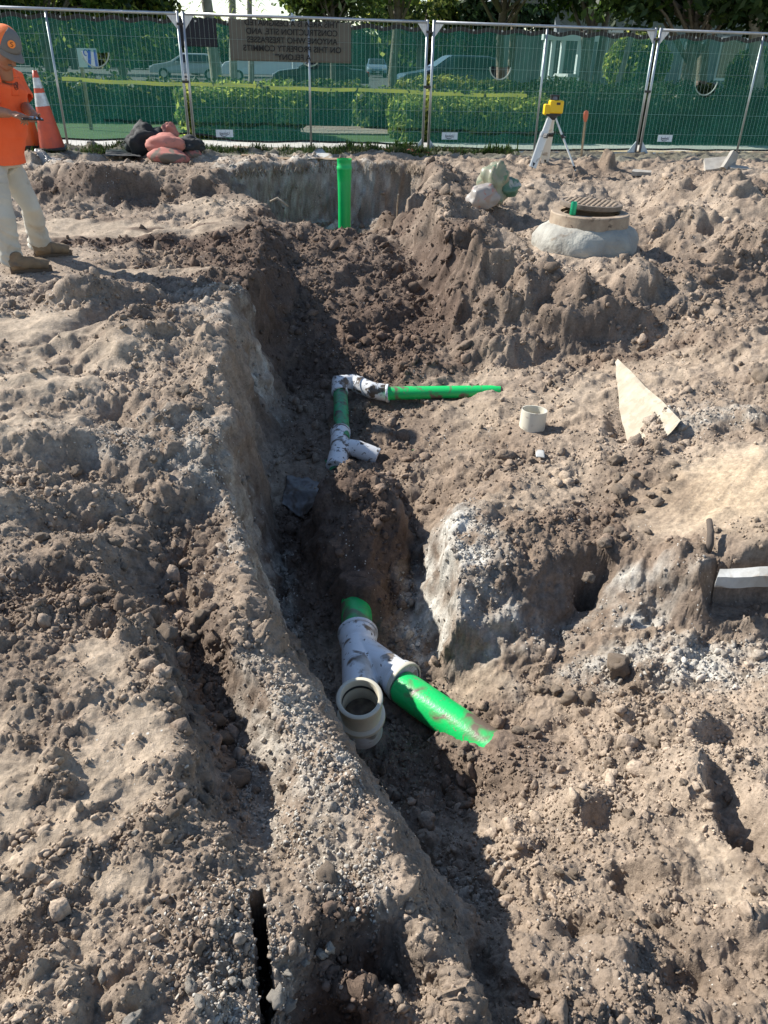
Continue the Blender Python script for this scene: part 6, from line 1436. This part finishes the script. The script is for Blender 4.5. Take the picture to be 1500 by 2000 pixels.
    mb = MB(); mb.box((L_*.497, 0, H_*.33), (.05, W_*.62, .12)); mb.build('grille', M_blk, t)
    mb = MB(); mb.box((L_*.502, 0, H_*.30), (.05, .32, .12)); mb.build('number_plate', M_gus, t)
    return t
car(uat(888,23,150)[0], 23.5, FA+R(180), 4.9, 1.9, 1.62, 'suv', mat('paint_grey', (.10,.12,.13), .25, .4), 'large dark grey-green car seen from the side behind the middle fence joint')
car(uat(625,30,140)[0], 30, FA+R(178), 4.7, 1.85, 1.40, 'sedan', mat('paint_dark', (.05,.06,.065), .25, .4), 'low dark sedan behind the bottom of the warning banner')
car(uat(735,70,140)[0], 70, FA-R(96), 4.5, 1.85, 1.52, 'suv', mat('paint_blue', (.25,.33,.42), .25, .4), 'small pale blue car far off facing the fence through the gap')
car(uat(515,45,130)[0], 45, FA+R(180), 5.4, 2.0, 1.95, 'van', mat('paint_white', (.62,.66,.68), .3), 'white van behind the palm trunks left of the warning banner')
car(uat(365,46,130)[0], 46, FA+R(180), 4.7, 1.85, 1.5, 'suv', mat('paint_white2', (.40,.42,.42), .3), 'light car behind the black banner, farthest left in the car park')
# ---- blue and white sign seen through the tear in the left screen
a_, z_ = uat(168,3.2,113); sg_ = empty('sign_board', B(a_, 3.2, GZ)); sg_.rotation_euler = (0,0,FA); tag(sg_, 'white board with a blue painted band seen through the tear in the left screen', 'sign')
M_blue = mat('blue_paint', (.03,.14,.50), .5); M_wht = mat('white_paint', (.70,.72,.74), .6)
hz_ = z_-GZ
mb = MB(); mb.box((.03,0,hz_), (.34,.03,.30)); mb.build('board', M_wht, sg_)
mb = MB(); mb.box((.06,-.02,hz_-.01), (.05,.012,.28), Matrix.Rotation(.15,3,'Y')); mb.build('stripe', M_blue, sg_)
mb = MB(); mb.loft([Vector((.01+.035*math.cos(q2),-.022,hz_+.08+.045*math.sin(q2))) for q2 in [k*.5 for k in range(11)]], .009, 6); mb.build('emblem', M_blue, sg_)
mb = MB(); mb.box((.17,-.02,hz_), (.04,.012,.26)); mb.build('edge_band', M_blue, sg_)
mb = MB(); mb.box((-.22,0,hz_-.02), (.12,.05,.34)); mb.build('dark_panel', M_blk, sg_)
mb = MB(); mb.box((-.1,.03,hz_/2-.1), (.06,.05,hz_-.0)); mb.build('post', M_wood, sg_)
# ---- white house on the right
def U(px, v_, py=120): return uat(px, v_, py)[0]
hv = 17.0; h0, h1 = U(1085,hv), U(1560,hv)
hs_ = empty('house', B((h0+h1)/2, hv, GZ)); hs_.rotation_euler = (0,0,FA); tag(hs_, 'pale house with white porch posts behind the trees at the right', 'house')
M_wall = mat('house_wall', (.20,.23,.25), .9, var=(.16,.19,.21), nscale=2); M_win = mat('window_glass', (.035,.05,.06), .08); M_roof = mat('roof_tiles', (.25,.27,.29), .8, var=(.18,.2,.22), nscale=6)
hw = (h1-h0); cx_ = (h0+h1)/2
def hb(name, px0, px1, z0_, z1_, dv, th, mt, par=None):
    a_, b_ = U(px0,hv)-cx_, U(px1,hv)-cx_; mb = MB(); mb.box(((a_+b_)/2, dv, (z0_+z1_)/2), (b_-a_, th, z1_-z0_)); return mb.build(name, mt, par or hs_)
hb('wall', 1150, 1560, 0, 3.4, 2.0, 4.0, M_wall)
for (p0, p1, z0_, z1_) in ((1180,1210,.9,2.4),(1218,1262,.9,2.4),(1330,1365,.3,2.1),(1400,1450,.9,2.3)):
    w1 = hb('window', p0, p1, z0_, z1_, -.03, .08, M_wht)
    hb('pane', p0+2.5, p1-2.5, z0_+.09, z1_-.09, -.08, .03, M_win, w1)
for px in (1048,1062,1080,1112,1150): hb('porch_post', px-3.2, px+3.2, 0, 2.0, -.8, .16, M_wht)
hb('porch_beam', 1040, 1155, 2.0, 2.2, -.8, .2, M_wht)
hb('porch_wall', 1010, 1150, 0, 2.2, 2.2, .2, M_wall)
hb('porch_wall', 1060, 1108, 0, .9, -.75, .3, M_wht)
mb = MB(); a_, b_ = U(1035,hv)-cx_-.5, U(1560,hv)-cx_+.5
mb.add([(a_,-1.4,3.35),(b_,-1.4,3.35),(b_,4.4,3.35),(a_,4.4,3.35),(a_+1.5,1.6,4.9),(b_-1.5,1.6,4.9)], [(0,1,5,4),(2,3,4,5),(0,4,3),(1,2,5),(3,2,1,0)]); mb.build('roof', M_roof, hs_)
# white bin
bu = U(1108,13); mb = MB(); mb.loft([(0,0,0),(0,0,.95)], [(.30,.28),(.36,.33)], 4); bn_ = empty('rubbish_bin', B(bu,13,GZ)); tag(bn_, 'white square bin standing in front of the porch', 'bin'); mb.build('box', M_wht, bn_)
mb = MB(); mb.loft([(0,0,.95),(0,0,1.03)], [(.40,.37),(.36,.33)], 4); mb.build('lid', M_gus, bn_)
# brown wooden post by the rightmost screen
a_, z_ = uat(1298,7.5,165); mb = MB(); mb.box((0,0,.45), (.28,.25,1.0)); o = mb.build('wooden_post', M_wood, None); o.location = B(a_,7.6,GZ); tag(o, 'short brown wooden post behind the rightmost screen', 'post')
for o in LATE: col.objects.link(o)
